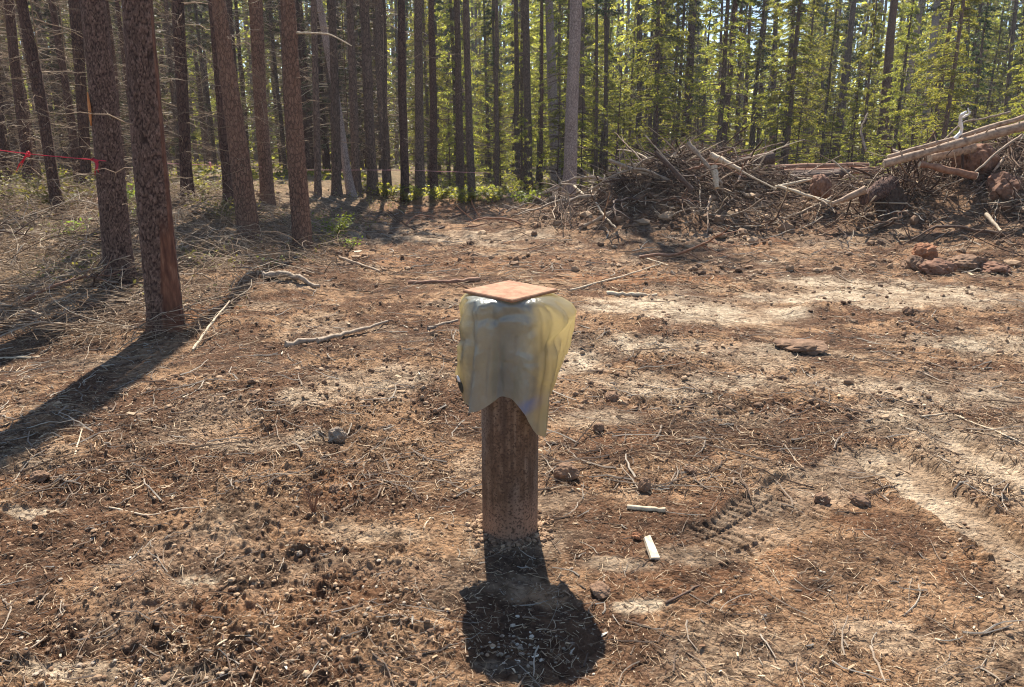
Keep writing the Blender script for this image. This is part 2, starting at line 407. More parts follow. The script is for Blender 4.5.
pale = blobs(gx, gy, PALE, 91); dark = blobs(gx, gy, DARK, 92); red = blobs(gx, gy, RED, 93)
for a, b, w0, w1 in SMOOTH + TREAD[:1]:
    pale = np.maximum(pale, (.72 if w1 < .3 else .35) * strip(gx, gy, a, b, w0, w1)[0])
n0 = fbm(gx * 1.1, gy * 1.1, 61, 5)[:, None]; n1 = fbm(gx * 5, gy * 5, 62, 4)[:, None]; n2 = fbm(gx * 2.6 + 9, gy * 3.4, 64, 5)[:, None]; n3 = fbm(gx * 13, gy * 15, 65, 4)[:, None]
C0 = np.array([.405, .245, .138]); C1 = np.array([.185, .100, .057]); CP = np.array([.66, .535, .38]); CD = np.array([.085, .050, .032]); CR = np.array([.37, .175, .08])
c = C0 + (C1 - C0) * ss(n2 + .25 * (n0 - .5), .44, .56)
c = c + (CP - c) * (ss(fbm(gx * 1.7, gy * 2.1, 63, 5), .58, .70)[:, None] * .30)
c = c + (CR - c) * red[:, None] * .75
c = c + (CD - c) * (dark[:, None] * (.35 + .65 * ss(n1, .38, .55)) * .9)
c = c + (CP - c) * (pale[:, None] * (.55 + .45 * ss(n1, .36, .52)))
c = c + (CD * 1.2 - c) * (ss(n3, .56, .70) * .75 * (1 - .6 * pale[:, None]))
mound = np.zeros_like(gx)
for mx, my, rx, ry, hh in MOUNDS[:9]: mound = np.maximum(mound, np.exp(-(((gx - mx) / rx) ** 2 + ((gy - my) / ry) ** 2)) * min(1, hh * 2))
c = c + (np.array([.12, .066, .042]) - c) * mound[:, None] * .85
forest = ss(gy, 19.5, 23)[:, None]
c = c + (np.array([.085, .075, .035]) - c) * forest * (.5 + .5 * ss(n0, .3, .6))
leftl = (ss(-gx, 2.8, 4.6) * ss(gy, 6, 8))[:, None]
c = c + (np.array([.34, .25, .155]) - c) * leftl * .6
c = c * (.70 + .62 * n1)
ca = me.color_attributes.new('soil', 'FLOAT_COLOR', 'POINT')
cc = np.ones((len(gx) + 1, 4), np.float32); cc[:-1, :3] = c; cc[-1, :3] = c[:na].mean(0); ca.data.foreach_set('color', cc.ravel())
tag(link('ground', me), kind='structure')
hz = height  # used below to set things down

def packed(x, y):
    m = .45 * blobs(x, y, PALE, 91)
    for a, b, w0, w1 in SMOOTH: m = np.maximum(m, .92 * strip(x, y, a, b, w0, w1)[0])
    for a, b, w0, w1 in TREAD: m = np.maximum(m, .7 * strip(x, y, a, b, w0, w1)[0])
    return m
# ------------------------------------------------------------------ litter (uncountable: stuff)
def scatter(n, y0, y1, power=1.2, half=.74, seed=0):
    r_ = np.random.default_rng(seed); u = r_.random(n)
    p = (1 - power) or .01
    r = (y0 ** p + u * (y1 ** p - y0 ** p)) ** (1 / p)
    x = (r_.random(n) * 2 - 1) * half * (r + .5)
    k = r_.random(n) > packed(x, r); return x[k], r[k]
def lay(name, material, n, y0, y1, L, rad, K=4, S=3, seed=0, power=1.2, curve=.25, lift=.004, x=None, y=None, tilt=0., label=None, cat=None, flat=1.):
    r_ = np.random.default_rng(seed + 100)
    if x is None: x, y = scatter(n, y0, y1, power, seed=seed)
    n = len(x)
    ln = L[0] + (L[1] - L[0]) * r_.random(n) ** 2; ra = rad[0] + (rad[1] - rad[0]) * r_.random(n) ** 2
    yaw = r_.random(n) * 2 * np.pi; t = np.linspace(-.5, .5, K)
    cu = (r_.random(n) - .5) * 2 * curve
    lx = t[None] * ln[:, None]; ly = cu[:, None] * ln[:, None] * (t[None] ** 2) * 2 + (r_.random((n, K)) - .5) * ln[:, None] * .05
    X = x[:, None] + lx * np.cos(yaw)[:, None] - ly * np.sin(yaw)[:, None]
    Y = y[:, None] + lx * np.sin(yaw)[:, None] + ly * np.cos(yaw)[:, None]
    Hh = hz(X.ravel(), Y.ravel()).reshape(n, K)
    line = Hh.mean(1)[:, None] + (Hh[:, -1] - Hh[:, 0])[:, None] * t[None]
    Z = np.maximum(Hh * .5 + line * .5, Hh - .002) + ra[:, None] * .6 + lift * r_.random((n, 1)) + (t[None] + .5) * tilt * ln[:, None] * (r_.random((n, 1)) ** 2)
    taper = np.linspace(1, .5, K)[None] * ra[:, None]
    return np.stack([X, Y, Z], -1), taper
def litter(name, material, label, cat, parts, S=3):
    g = Geo()
    for kw in parts:
        P, T = lay(name, material, **kw); g.tubes(P, T, S)
    tag(g.obj(name, material, smooth=False), label, cat, kind='stuff')
litter('pine_needle_litter', M_litter, 'brown pine needles and bark shreds strewn over the whole clearing', 'litter', [
    dict(n=30000, y0=1.3, y1=6, L=(.012, .07), rad=(.0007, .0018), seed=1, power=1.6, tilt=.1),
    dict(n=26000, y0=3, y1=14, L=(.03, .14), rad=(.0012, .003), seed=2, power=1.4, tilt=.15),
    dict(n=14000, y0=8, y1=22, L=(.06, .3), rad=(.002, .006), seed=3, power=1.0, tilt=.25)])
litter('twig_litter', M_twig, 'short pale twigs strewn loose over the disturbed soil', 'twigs', [
    dict(n=1500, y0=1.4, y1=6, L=(.03, .20), rad=(.0012, .004), seed=4, power=1.5, K=6, tilt=.15),
    dict(n=2200, y0=3, y1=12, L=(.06, .35), rad=(.002, .006), seed=5, power=1.3, K=6, tilt=.2),
    dict(n=1800, y0=9, y1=21, L=(.1, .6), rad=(.004, .010), seed=6, power=.8, K=6, tilt=.3)], S=4)

def blobgeo(g, x, y, rad, seed, flat=.6, sink=.3, sub=1, jag=.35):
    """many small irregular lumps, each its own loose island"""
    t = (1 + 5 ** .5) / 2
    V = np.array([(-1, t, 0), (1, t, 0), (-1, -t, 0), (1, -t, 0), (0, -1, t), (0, 1, t), (0, -1, -t), (0, 1, -t), (t, 0, -1), (t, 0, 1), (-t, 0, -1), (-t, 0, 1)]) / math.hypot(1, t)
    T = [(0, 11, 5), (0, 5, 1), (0, 1, 7), (0, 7, 10), (0, 10, 11), (1, 5, 9), (5, 11, 4), (11, 10, 2), (10, 7, 6), (7, 1, 8), (3, 9, 4), (3, 4, 2), (3, 2, 6), (3, 6, 8), (3, 8, 9), (4, 9, 5), (2, 4, 11), (6, 2, 10), (8, 6, 7), (9, 8, 1)]
    r_ = np.random.default_rng(seed); n = len(x)
    sc_ = np.stack([.7 + .8 * r_.random(n), .7 + .6 * r_.random(n), flat * (.6 + .7 * r_.random(n))], -1)
    P = V[None] * (1 - jag / 2 + jag * r_.random((n, 12, 1))) * sc_[:, None] * rad[:, None, None]
    a = r_.random(n) * 6.28; ca, sa = np.cos(a)[:, None], np.sin(a)[:, None]
    P = np.stack([P[..., 0] * ca - P[..., 1] * sa, P[..., 0] * sa + P[..., 1] * ca, P[..., 2]], -1)
    z = hz(x, y)
    P += np.stack([x, y, z + rad * flat * (1 - sink) * .6], -1)[:, None]
    g.add(P, t=(np.array(T)[None] + (np.arange(n) * 12)[:, None, None]).reshape(-1, 3))
g = Geo()
for (n_, a, b, r0, r1, s, p) in ((15000, 1.4, 6, .0015, .011, 1, 1.5), (9000, 4, 14, .004, .024, 2, 1.2), (2600, 9, 20, .012, .06, 3, .8)):
    x, y = scatter(n_, a, b, p, seed=40 + s); rd = r0 + (r1 - r0) * np.random.default_rng(s).random(len(x)) ** 3
    ch = fbm(x * .9 + 4, y * .9, 21, 4) > .44; ch &= np.hypot(x, y - 2.73) > .13
    blobgeo(g, x[ch], y[ch], rd[ch], 50 + s, .75)
a_ = RNG.random(420) * 6.283; q_ = .118 + .07 * RNG.random(420) ** 1.6; blobgeo(g, -.008 + q_ * np.cos(a_), 2.73 + q_ * np.sin(a_), .003 + .012 * RNG.random(420) ** 2, 77, .8)
tag(g.obj('dirt_clods', M_clod, smooth=False), 'small brown crumbs and clods of turned soil', 'soil clods', kind='stuff')
g = Geo()
for (n_, a, b, r0, r1, s, p) in ((1100, 1.4, 5, .002, .008, 1, 1.6), (500, 4, 12, .004, .014, 2, 1.2)):
    x, y = scatter(n_, a, b, p, seed=60 + s); rd = r0 + (r1 - r0) * np.random.default_rng(s).random(len(x)) ** 3
    ch = (fbm(x * 1.6 + 4, y * 1.6, 71, 3) > .5) & (np.hypot(x, y - 2.73) > .15)
    blobgeo(g, x[ch], y[ch], rd[ch], 70 + s, .6, jag=.2)
# patches of bluish gravel where the casing throws its shade
for X0, Y0, rx, n_ in ((.03, 1.98, .16, 80), (-1.15, 1.78, .35, 240), (-.55, 2.1, .4, 120)):
    r_ = np.random.default_rng(int(X0 * 100 + 500)); x = X0 + r_.normal(0, 1, n_) * rx * .5; y = Y0 + r_.normal(0, 1, n_) * rx * .28
    blobgeo(g, x, y, .003 + .006 * r_.random(n_) ** 2, 90, .6, jag=.2)
tag(g.obj('gravel', M_peb, smooth=False), 'scattered pale grit and gravel in the loose soil', 'gravel', kind='stuff')
# flat wood chips
def chips(n_, a, b, L, seed, p):
    x, y = scatter(n_, a, b, p, seed=seed); r_ = np.random.default_rng(seed); n_ = len(x)
    l = L[0] + (L[1] - L[0]) * r_.random(n_) ** 3; w_ = l * (.10 + .28 * r_.random(n_) ** 1.5); yw = r_.random(n_) * 6.28
    z = hz(x, y) + .003
    u = np.stack([np.cos(yw), np.sin(yw), (r_.random(n_) - .5) * .6], -1); v_ = np.stack([-np.sin(yw), np.cos(yw), (r_.random(n_) - .5) * .8], -1)
    c_ = np.stack([x, y, z + .15 * w_], -1); th = (.0015 + .06 * w_)[:, None]
    up = np.array([0, 0, 1.])
    j_ = r_.random((4, n_, 1)); ring = [-u * l[:, None] * (.5 + .6 * j_[0]) - v_ * w_[:, None] * j_[1], u * l[:, None] * (.4 + .4 * j_[1]) - v_ * w_[:, None], u * l[:, None] * (.8 + .4 * j_[2]) + v_ * w_[:, None] * (j_[3] - .3), -u * l[:, None] * (.3 + .6 * j_[3]) + v_ * w_[:, None]]
    P = np.stack([c_ + k * .5 for k in ring] + [c_ + k * .5 + up * th for k in ring], 1)
    Q = np.array([(4, 5, 6, 7), (3, 2, 1, 0), (0, 1, 5, 4), (1, 2, 6, 5), (2, 3, 7, 6), (3, 0, 4, 7)])
    return P, (Q[None] + (np.arange(n_) * 8)[:, None, None]).reshape(-1, 4)
g = Geo()
for a in ((1300, 1.4, 6, (.006, .035), 81, 1.5), (1300, 4, 14, (.015, .08), 82, 1.2), (600, 9, 20, (.04, .14), 83, .9)):
    P, Q = chips(*a); g.add(P, Q)
tag(g.obj('wood_chips', M_chip, smooth=False), 'pale chips and bark flakes scattered over the clearing', 'wood chips', kind='stuff')

M_flake = islands('bark_flake', [(0, (.05, .028, .02)), (.4, (.15, .085, .052)), (.8, (.34, .22, .135)), (1, (.58, .45, .30))], noise=False)
g = Geo()
for a in ((9000, 1.4, 6, (.004, .022), 84, 1.5), (7000, 4, 14, (.008, .05), 85, 1.2), (3000, 9, 20, (.02, .10), 86, .9)):
    P, Q = chips(*a); g.add(P, Q)
tag(g.obj('bark_flakes', M_flake, smooth=False), 'brown bark flakes and shreds trodden into the whole clearing', 'bark flakes', kind='stuff')
# ------------------------------------------------------------------ pipe, bag, tile
PY = 2.73
def lathe(prof, S=64, disp=None):
    prof = np.array(prof); th = np.arange(S) / S * 2 * np.pi
    V = np.stack([prof[:, None, 0] * np.cos(th), prof[:, None, 0] * np.sin(th), prof[:, None, 1] + 0 * th], -1)
    ii = np.arange(len(prof) * S).reshape(len(prof), S); a = ii[:-1]; b = ii[1:]
    return V.reshape(-1, 3), np.stack([a, np.roll(a, -1, 1), np.roll(b, -1, 1), b], -1).reshape(-1, 4)
def rust():
    m, n, b = mat('rusted_steel', .62, .4); k = N(n)
    v = coords(k, (1, 1, .6)); n1 = k('TexNoise', {'Vector': v, 'Scale': 34., 'Detail': 7., 'Roughness': .7}); n2 = k('TexNoise', {'Vector': coords(k), 'Scale': 120., 'Detail': 4.})
    n3 = k('TexNoise', {'Vector': coords(k, (1, 1, .5)), 'Scale': 7., 'Detail': 5.})
    col = k.ramp(n1.outputs[0], [(.28, (.085, .045, .026)), (.5, (.155, .092, .055)), (.72, (.25, .165, .105))])
    col = k.mix(k.ramp(n3.outputs[0], [(.46, 0), (.66, .7)]), col, (.26, .215, .18))
    sx = k('SeparateXYZ', {0: coords(k)})
    st = k('TexNoise', {'Vector': coords(k, (1, 1, .06)), 'Scale': 40., 'Detail': 4.}); col = k.mix(k.ramp(st.outputs[0], [(.45, 0), (.62, .65)]), col, (.06, .032, .02)); col = k.mix(k.ramp(st.outputs[0], [(.30, .5), (.42, 0)]), col, (.34, .25, .18))
    # clay splashed up the foot of the pipe
    zz = k.math('ADD', sx.outputs[2], k.math('MULTIPLY', n3.outputs[0], -.35))
    col = k.mix(k.ramp(k.math('ADD', zz, .2), [(.08, .75), (.24, 0)]), col, (.36, .205, .13))
    col = k.mix(k.ramp(n2.outputs[0], [(.50, 0), (.62, .85)]), col, (.06, .032, .02))
    n.links.new(col, b.inputs['Base Color']); b.inputs['Metallic'].default_value = .15
    bp = k('Bump', {'Height': k.math('ADD', n1.outputs[0], n2.outputs[0]), 'Strength': .35, 'Distance': .003}); n.links.new(bp.outputs[0], b.inputs['Normal'])
    return m
PR, PT = .112, .975
V, Q = lathe([(PR, -.25), (PR, .0), (PR, .25), (PR, .5), (PR, .75), (PR, PT - .003), (PR - .003, PT), (PR - .007, PT), (PR - .009, PT - .003), (PR - .009, .5), (PR - .009, -.25)])
tag(Geo().add(V, Q).obj('steel_pipe', rust(), loc=(-.008, PY, 0)), 'rusty brown steel pipe standing upright in the clearing under a bag', 'pipe')

# bag: outline heights and widths measured, pleats added
def bag():
    NT, NS = 70, 220
    th = np.arange(NS) / NS * 2 * np.pi            # 0 = right (+x), -pi/2 = toward the camera
    # hem height by angle
    def lp(x, xs, ys):
        f = np.interp(x, xs, ys)
        for _ in range(14): f = (np.roll(f, 1) + 2 * f + np.roll(f, -1)) / 4
        return f
    deg = (np.degrees(th) + 360) % 360
    hem = lp(deg, [0, 30, 90, 150, 180, 205, 225, 240, 252, 262, 275, 288, 300, 318, 335, 350, 360],
             [.600, .62, .66, .66, .650, .606, .572, .562, .592, .622, .605, .530, .470, .462, .520, .590, .600])
    t = np.linspace(0, 1, NT)
    top = .985
    V = np.zeros((NT, NS, 3))
    rs = np.random.default_rng(3)
    for i, tt in enumerate(t):
        if tt < .16:                                # flat roof of the bag under the tile, out to the shoulders
            u = tt / .16; rxl = rxr = .10 + .068 * u; ry = .10 + .045 * u; z = top - .010 * u ** 3 + 0 * th
            sharp = 0
        else:
            u = (tt - .16) / .84
            z0 = top - .012; z = z0 + (hem - z0) * u
            rxl = np.interp(u, [0, .08, .2, .35, .7, 1], [.168, .182, .178, .170, .180, .178])
            rxr = np.interp(u, [0, .07, .15, .3, .6, .8, 1], [.172, .214, .226, .217, .196, .170, .146])
            ry = np.interp(u, [0, .1, .5, 1], [.145, .150, .150, .138])
            sharp = 1
        cx = np.cos(th); sx_ = np.sin(th)
        rx = np.where(cx < 0, rxl, rxr)
        # squarish section so that the front hangs rather flat
        e = .78
        X = rx * np.sign(cx) * np.abs(cx) ** e; Y = ry * np.sign(sx_) * np.abs(sx_) ** e
        if sharp:
            f = (.3 + .9 * u)
            q5 = np.sin(5 * th + .6 + .5 * np.sin(3 * u)); pl = .026 * np.sign(q5) * np.abs(q5) ** .7 + .014 * np.sin(10 * th + 2 + 1.4 * u) + .010 * np.abs(np.sin(7 * th + 1.2 * u + .4)) ** .6 + .006 * np.sin(23 * th + 2 * u) * ss(np.array(u), .1, .5)
            pl = pl * f
            cr = (fbm(th * 5, np.full_like(th, u * 2.2), 5, 3) - .5) * .035 * (1 - .4 * u) + .018 * (np.abs(fbm(th * 3 + u * 3, np.full_like(th, u * 4), 15, 2) - .5)) * 2 * (u < .6)
            # right shoulder bulges out and folds back
            pl = pl * (1 - .65 * np.exp(-(np.abs(((th + .15 + np.pi) % (2 * np.pi)) - np.pi) / .5) ** 2)); sh = .022 * np.exp(-((u - .14) / .07) ** 2) * np.exp(-((np.abs(((th + .55 + np.pi) % (2 * np.pi)) - np.pi)) / .5) ** 2) - .022 * np.exp(-((u - .30) / .07) ** 2) * np.exp(-((np.abs(((th + .75 + np.pi) % (2 * np.pi)) - np.pi)) / .4) ** 2)
            d = pl + cr + sh
            nn = np.hypot(X, Y) + 1e-6
            X = X + X / nn * d; Y = Y + Y / nn * d
            # never cut into the pipe
            nn = np.hypot(X, Y); s = np.maximum(1, (PR + .006) / nn); X *= s; Y *= s
        V[i] = np.stack([X, Y, z + 0 * th], -1)
    ii = np.arange(NT * NS).reshape(NT, NS); a = ii[:-1]; b = ii[1:]
    Q = np.stack([a, b, np.roll(b, -1, 1), np.roll(a, -1, 1)], -1).reshape(-1, 4)
    cap = NT * NS; T = np.stack([ii[0], np.roll(ii[0], -1), np.full(NS, cap)], -1)
    vv = np.concatenate([V.reshape(-1, 3), [[0, 0, top]]])
    m, n, b = mat('bag_plastic', .24, .9); k = N(n)
    v = coords(k); ns = k('TexNoise', {'Vector': v, 'Scale': 6., 'Detail': 6., 'Roughness': .6}); n2 = k('TexNoise', {'Vector': v, 'Scale': 40., 'Detail': 5.})
    col = k.mix(k.ramp(ns.outputs[0], [(.35, 0), (.65, 1)]), (.135, .155, .148), (.24, .26, .235))
    col = k.mix(k.ramp(n2.outputs[0], [(.55, 0), (.75, .35)]), col, (.20, .17, .12))
    sx = k('SeparateXYZ', {0: v})
    # blue patch low on the right of the front
    def bump1(sock, c_, w_): return k.math('SUBTRACT', 1., k.math('MINIMUM', 1., k.math('ABSOLUTE', k.math('DIVIDE', k.math('SUBTRACT', sock, c_), w_))))
    zc = k.math('SUBTRACT', sx.outputs[2], k.math('MULTIPLY', sx.outputs[0], .25))
    bl = k.math('MULTIPLY', bump1(sx.outputs[0], .085, .085), bump1(k.math('ADD', zc, k.math('MULTIPLY', ns.outputs[0], .04)), .600, .035))
    front = k.math('LESS_THAN', sx.outputs[1], 0.)
    col = k.mix(k.math('MULTIPLY', k.ramp(bl, [(.04, 0), (.5, .9)]), front), col, (.08, .17, .38))
    n.links.new(col, b.inputs['Base Color'])
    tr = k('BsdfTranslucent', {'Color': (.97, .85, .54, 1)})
    fine = k('Bump', {'Height': k.math('ADD', k('TexNoise', {'Vector': v, 'Scale': 11., 'Detail': 7.}).outputs[0], k.math('MULTIPLY', n2.outputs[0], .3)), 'Strength': .9, 'Distance': .014})
    n.links.new(fine.outputs[0], b.inputs['Normal'])
    thin = k.math('MAXIMUM', k.ramp(k.math('ADD', sx.outputs[0], k.math('MULTIPLY', ns.outputs[0], .10)), [(.115, 0), (.165, 1)]), k.ramp(k.math('ADD', k.math('MULTIPLY', sx.outputs[0], -1.), k.math('MULTIPLY', ns.outputs[0], .10)), [(.20, 0), (.235, 1)]))  # translucency raised at both sides to place the yellow backlit glow
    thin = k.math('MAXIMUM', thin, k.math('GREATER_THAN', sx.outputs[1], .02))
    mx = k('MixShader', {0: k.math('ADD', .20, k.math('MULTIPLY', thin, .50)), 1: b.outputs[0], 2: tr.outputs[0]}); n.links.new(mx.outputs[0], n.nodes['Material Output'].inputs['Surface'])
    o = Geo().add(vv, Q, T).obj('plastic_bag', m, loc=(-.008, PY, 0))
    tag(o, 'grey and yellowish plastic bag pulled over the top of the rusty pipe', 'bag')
    return o, V
BAG, BV = bag()
# two small pale and dark patches fixed to the bag near the left hem
def bagpatch(name, a0, a1, u0, u1, material, off):
    ds = 220; i0, i1 = int(a0 / 360 * ds), int(a1 / 360 * ds); r0, r1 = int(u0 * 69), int(u1 * 69)
    P = BV[r0:r1 + 1, i0:i1 + 1].copy(); nn = np.hypot(P[..., 0], P[..., 1])[..., None]
    P[..., :2] *= 1 + off / nn
    nr_, nc = P.shape[:2]
    # lens shaped outline
    jj = np.linspace(-1, 1, nr_); mid = P.mean(1, keepdims=True); wd = np.sqrt(np.clip(1 - (jj * .95) ** 2, 0, 1))[:, None, None]
    P = mid + (P - mid) * wd
    ii = np.arange(nr_ * nc).reshape(nr_, nc)
    Q = np.stack([ii[:-1, :-1], ii[1:, :-1], ii[1:, 1:], ii[:-1, 1:]], -1).reshape(-1, 4)
    o = Geo().add(P, Q).obj(name, material, BAG); s = o.modifiers.new('t', 'SOLIDIFY'); s.thickness = .001; return o
mdk = mat('patch_black', .5, .3)[0]; mdk.node_tree.nodes['Principled BSDF'].inputs['Base Color'].default_value = (.03, .035, .03, 1)
bagpatch('dark_patch', 203, 216, .84, .95, mdk, .003)
bagpatch('pale_patch', 204, 214, .80, .86, M_white, .0045)

# terracotta tile: bevelled square slab, one corner toward the camera
tl = Geo(); s_ = .126; h_ = .012; bv = .003
def sq(s, z): return [(-s, -s, z), (s, -s, z), (s, s, z), (-s, s, z)]
P = sq(s_ - bv, 0) + sq(s_, bv) + sq(s_, h_ - bv) + sq(s_ - bv, h_)
Qt = [(3, 2, 1, 0), (12, 13, 14, 15)] + [(4 * l + i, 4 * l + (i + 1) % 4, 4 * l + 4 + (i + 1) % 4, 4 * l + 4 + i) for l in range(3) for i in range(4)]
tl.add(P, Qt)
tag(tl.obj('clay_tile', M_terra, smooth=False, loc=(-.006, PY, .9865), rot=(R(.9), R(-1.2), R(45 + 2))), 'square terracotta tile weighing down the bag on top of the pipe', 'tile')

# ------------------------------------------------------------------ crowns and trees
def cards(g, C, U, V, L, Wd, m=0):
    n = len(C); u = U * L[:, None] * .5; v = V * Wd[:, None] * .5
    P = np.stack([C - u, C - u * .1 + v, C + u, C - u * .1 - v], 1)
    g.add(P, np.arange(n * 4).reshape(n, 4), m=m)
def unit(a): return a / (np.linalg.norm(a, axis=-1, keepdims=True) + 1e-9)
def crown_geo(h0, h1, rmax, nb, per, seed, droop=.25, prof='cone', cl=(.10, .26), cw=(.03, .06), up=.1):
    r_ = np.random.default_rng(seed)
    z = h0 + (h1 - h0) * r_.random(nb) ** 1.1; f = (z - h0) / (h1 - h0)
    pf = (1 - f) ** .75 * (.35 + .65 * ss(f, -.1, .15)) if prof == 'cone' else np.sin(np.pi * np.clip(f * .85 + .12, 0, 1)) ** .7
    a = r_.random(nb) * 6.283; Lb = rmax * pf * (.45 + .6 * r_.random(nb)) + .1
    d = np.stack([np.cos(a), np.sin(a)], -1)
    K = 6; t = np.linspace(0, 1, K)
    dr = droop * (.6 + .8 * r_.random(nb))
    zz = z[:, None] + Lb[:, None] * (up * t[None] - dr[:, None] * t[None] ** 2)
    kink = (r_.random((nb, K)) - .5) * .12 * Lb[:, None] * t[None]
    BP = np.stack([d[:, :1] * Lb[:, None] * t[None] - d[:, 1:] * kink, d[:, 1:] * Lb[:, None] * t[None] + d[:, :1] * kink, zz], -1)
    limbs = Geo().tubes(BP, (.012 + .009 * Lb)[:, None] * np.linspace(1, .25, K)[None], 4)
    g = Geo()
    # side sprays
    m = per; bi = np.repeat(np.arange(nb), m); N_ = nb * m
    tt = .18 + .85 * r_.random(N_) ** .8
    side = np.where(r_.random(N_) < .5, -1., 1.); lat = r_.random(N_) ** 1.0 * .38 * Lb[bi] * (1.15 - tt)
    dd = d[bi]; pz = z[bi] + Lb[bi] * (up * tt - dr[bi] * tt ** 2)
    px = np.stack([dd[:, 0] * Lb[bi] * tt - dd[:, 1] * side * lat, dd[:, 1] * Lb[bi] * tt + dd[:, 0] * side * lat, pz - lat * .3 + r_.normal(0, .035, N_)], -1)
    U = np.stack([dd[:, 0] * .6 - dd[:, 1] * side * .8, dd[:, 1] * .6 + dd[:, 0] * side * .8, r_.normal(-.25, .45, N_)], -1) + r_.normal(0, .35, (N_, 3)); U = unit(U)
    V_ = unit(np.cross(U, r_.normal(0, 1, (N_, 3))))
    keep = vn(px[:, 0] * 1.2 + seed, px[:, 2] * 1.5 + px[:, 1] * 1.1, seed) > .36
    cards(g, px[keep], U[keep], V_[keep], (cl[0] + (cl[1] - cl[0]) * r_.random(N_))[keep], (cw[0] + (cw[1] - cw[0]) * r_.random(N_))[keep])
    return limbs, g
def deadtwigs(h0, h1, r_tr, nb, seed, L=(.3, 1.3), droop=.35, sub=4, rad=.009):
    r_ = np.random.default_rng(seed)
    z = h0 + (h1 - h0) * r_.random(nb); a = r_.random(nb) * 6.283; Lb = L[0] + (L[1] - L[0]) * r_.random(nb) ** 1.5
    K = 7; t = np.linspace(0, 1, K); d = np.stack([np.cos(a), np.sin(a)], -1); dr = droop * (r_.random(nb) * 1.6 - .2)
    kink = np.cumsum(r_.normal(0, .05, (nb, K)), 1) * Lb[:, None]; kz = np.cumsum(r_.normal(0, .045, (nb, K)), 1) * Lb[:, None]; kink[:, 0] = 0; kz[:, 0] = 0
    R0 = r_tr * .7
    rad_ = R0 + Lb[:, None] * t[None]; rad_[:, 0] = .004
    BP = np.stack([d[:, :1] * rad_ - d[:, 1:] * kink, d[:, 1:] * rad_ + d[:, :1] * kink, z[:, None] + Lb[:, None] * (.12 * t - dr[:, None] * t ** 2) + kz], -1)
    g = Geo().tubes(BP, (rad * (.5 + .7 * r_.random(nb)) * (.5 + .5 * Lb))[:, None] * np.linspace(1, .3, K)[None], 4)
    zc_ = np.linspace(h0, h1 + .1, 8); g.tubes(np.stack([0 * zc_, 0 * zc_, zc_], -1), np.full(8, .012), 5)
    # side twigs
    bi = np.repeat(np.arange(nb), sub); ki = r_.integers(2, K, nb * sub); o = BP[bi, ki]
    dd = unit(np.stack([d[bi, 0] * .5, d[bi, 1] * .5, 0 * ki], -1) + r_.normal(0, .5, (nb * sub, 3)) * np.array([1, 1, .7]) - np.array([0, 0, .15]))
    l2 = Lb[bi] * (.15 + .35 * r_.random(nb * sub)); t3 = np.linspace(0, 1, 4)
    bend = unit(r_.normal(0, 1, (nb * sub, 3)))
    P2 = o[:, None] + dd[:, None] * (l2[:, None] * t3[None])[..., None] + bend[:, None] * (l2[:, None] * .25 * t3[None] ** 2)[..., None]
    g.tubes(P2, (rad * .38 * (.6 + .6 * r_.random(nb * sub)))[:, None] * np.linspace(1, .4, 4)[None], 3)
    return g

def plain_trunk(h, r0, r1, seed, lean=(0, 0), S=14, wob=.02, flare=1.35):
    r_ = np.random.default_rng(seed)
    zs = np.concatenate([[-.4, 0, .12, .3, .6], np.linspace(1, h, max(8, int(h)))]); K = len(zs)
    rad = r1 + (r0 - r1) * (1 - np.clip(zs, 0, h) / h) ** .9
    rad = rad * (1 + (flare - 1) * np.exp(-np.clip(zs, 0, 9) * 4))
    ph = r_.random(4) * 6.28
    wx = wob * (np.sin(zs * .55 + ph[0]) - np.sin(ph[0])) + .4 * wob * (np.sin(zs * 1.7 + ph[1]) - np.sin(ph[1])); wy = wob * (np.sin(zs * .5 + ph[2]) - np.sin(ph[2]))
    P = np.stack([wx + lean[0] * zs, wy + lean[1] * zs, zs], -1)
    # parallel frames: vertical trunk, simple rings with a little irregularity
    th = np.arange(S) / S * 2 * np.pi
    rr_ = rad[:, None] * (1 + .05 * np.sin(2 * th[None] + zs[:, None] * .8 + ph[3]) + .04 * r_.normal(0, 1, (K, S)))
    V = np.stack([P[:, 0, None] + rr_ * np.cos(th), P[:, 1, None] + rr_ * np.sin(th), P[:, 2, None] + 0 * rr_], -1)
    ii = np.arange(K * S).reshape(K, S); a = ii[:-1]; b = ii[1:]
    g = Geo().add(V, np.stack([a, np.roll(a, -1, 1), np.roll(b, -1, 1), b], -1).reshape(-1, 4))
    g.add(np.concatenate([V[-1], [P[-1] + [0, 0, .02]]]), t=[(i, (i + 1) % S, S) for i in range(S)])
    return g, P

MATS = {'red': M_bark_red, 'brown': M_bark_brown, 'grey': M_bark_grey, 'dark': M_bark_dark}
HIGH = []
for i in range(3):
    l, g_ = crown_geo(0, 4.6, 1.6, 46, 55, 300 + i, .2, 'round', up=.3)
    HIGH.append(g_.join(l, 1).mesh('crown', [M_leaf_dark, M_bark_dark], False))
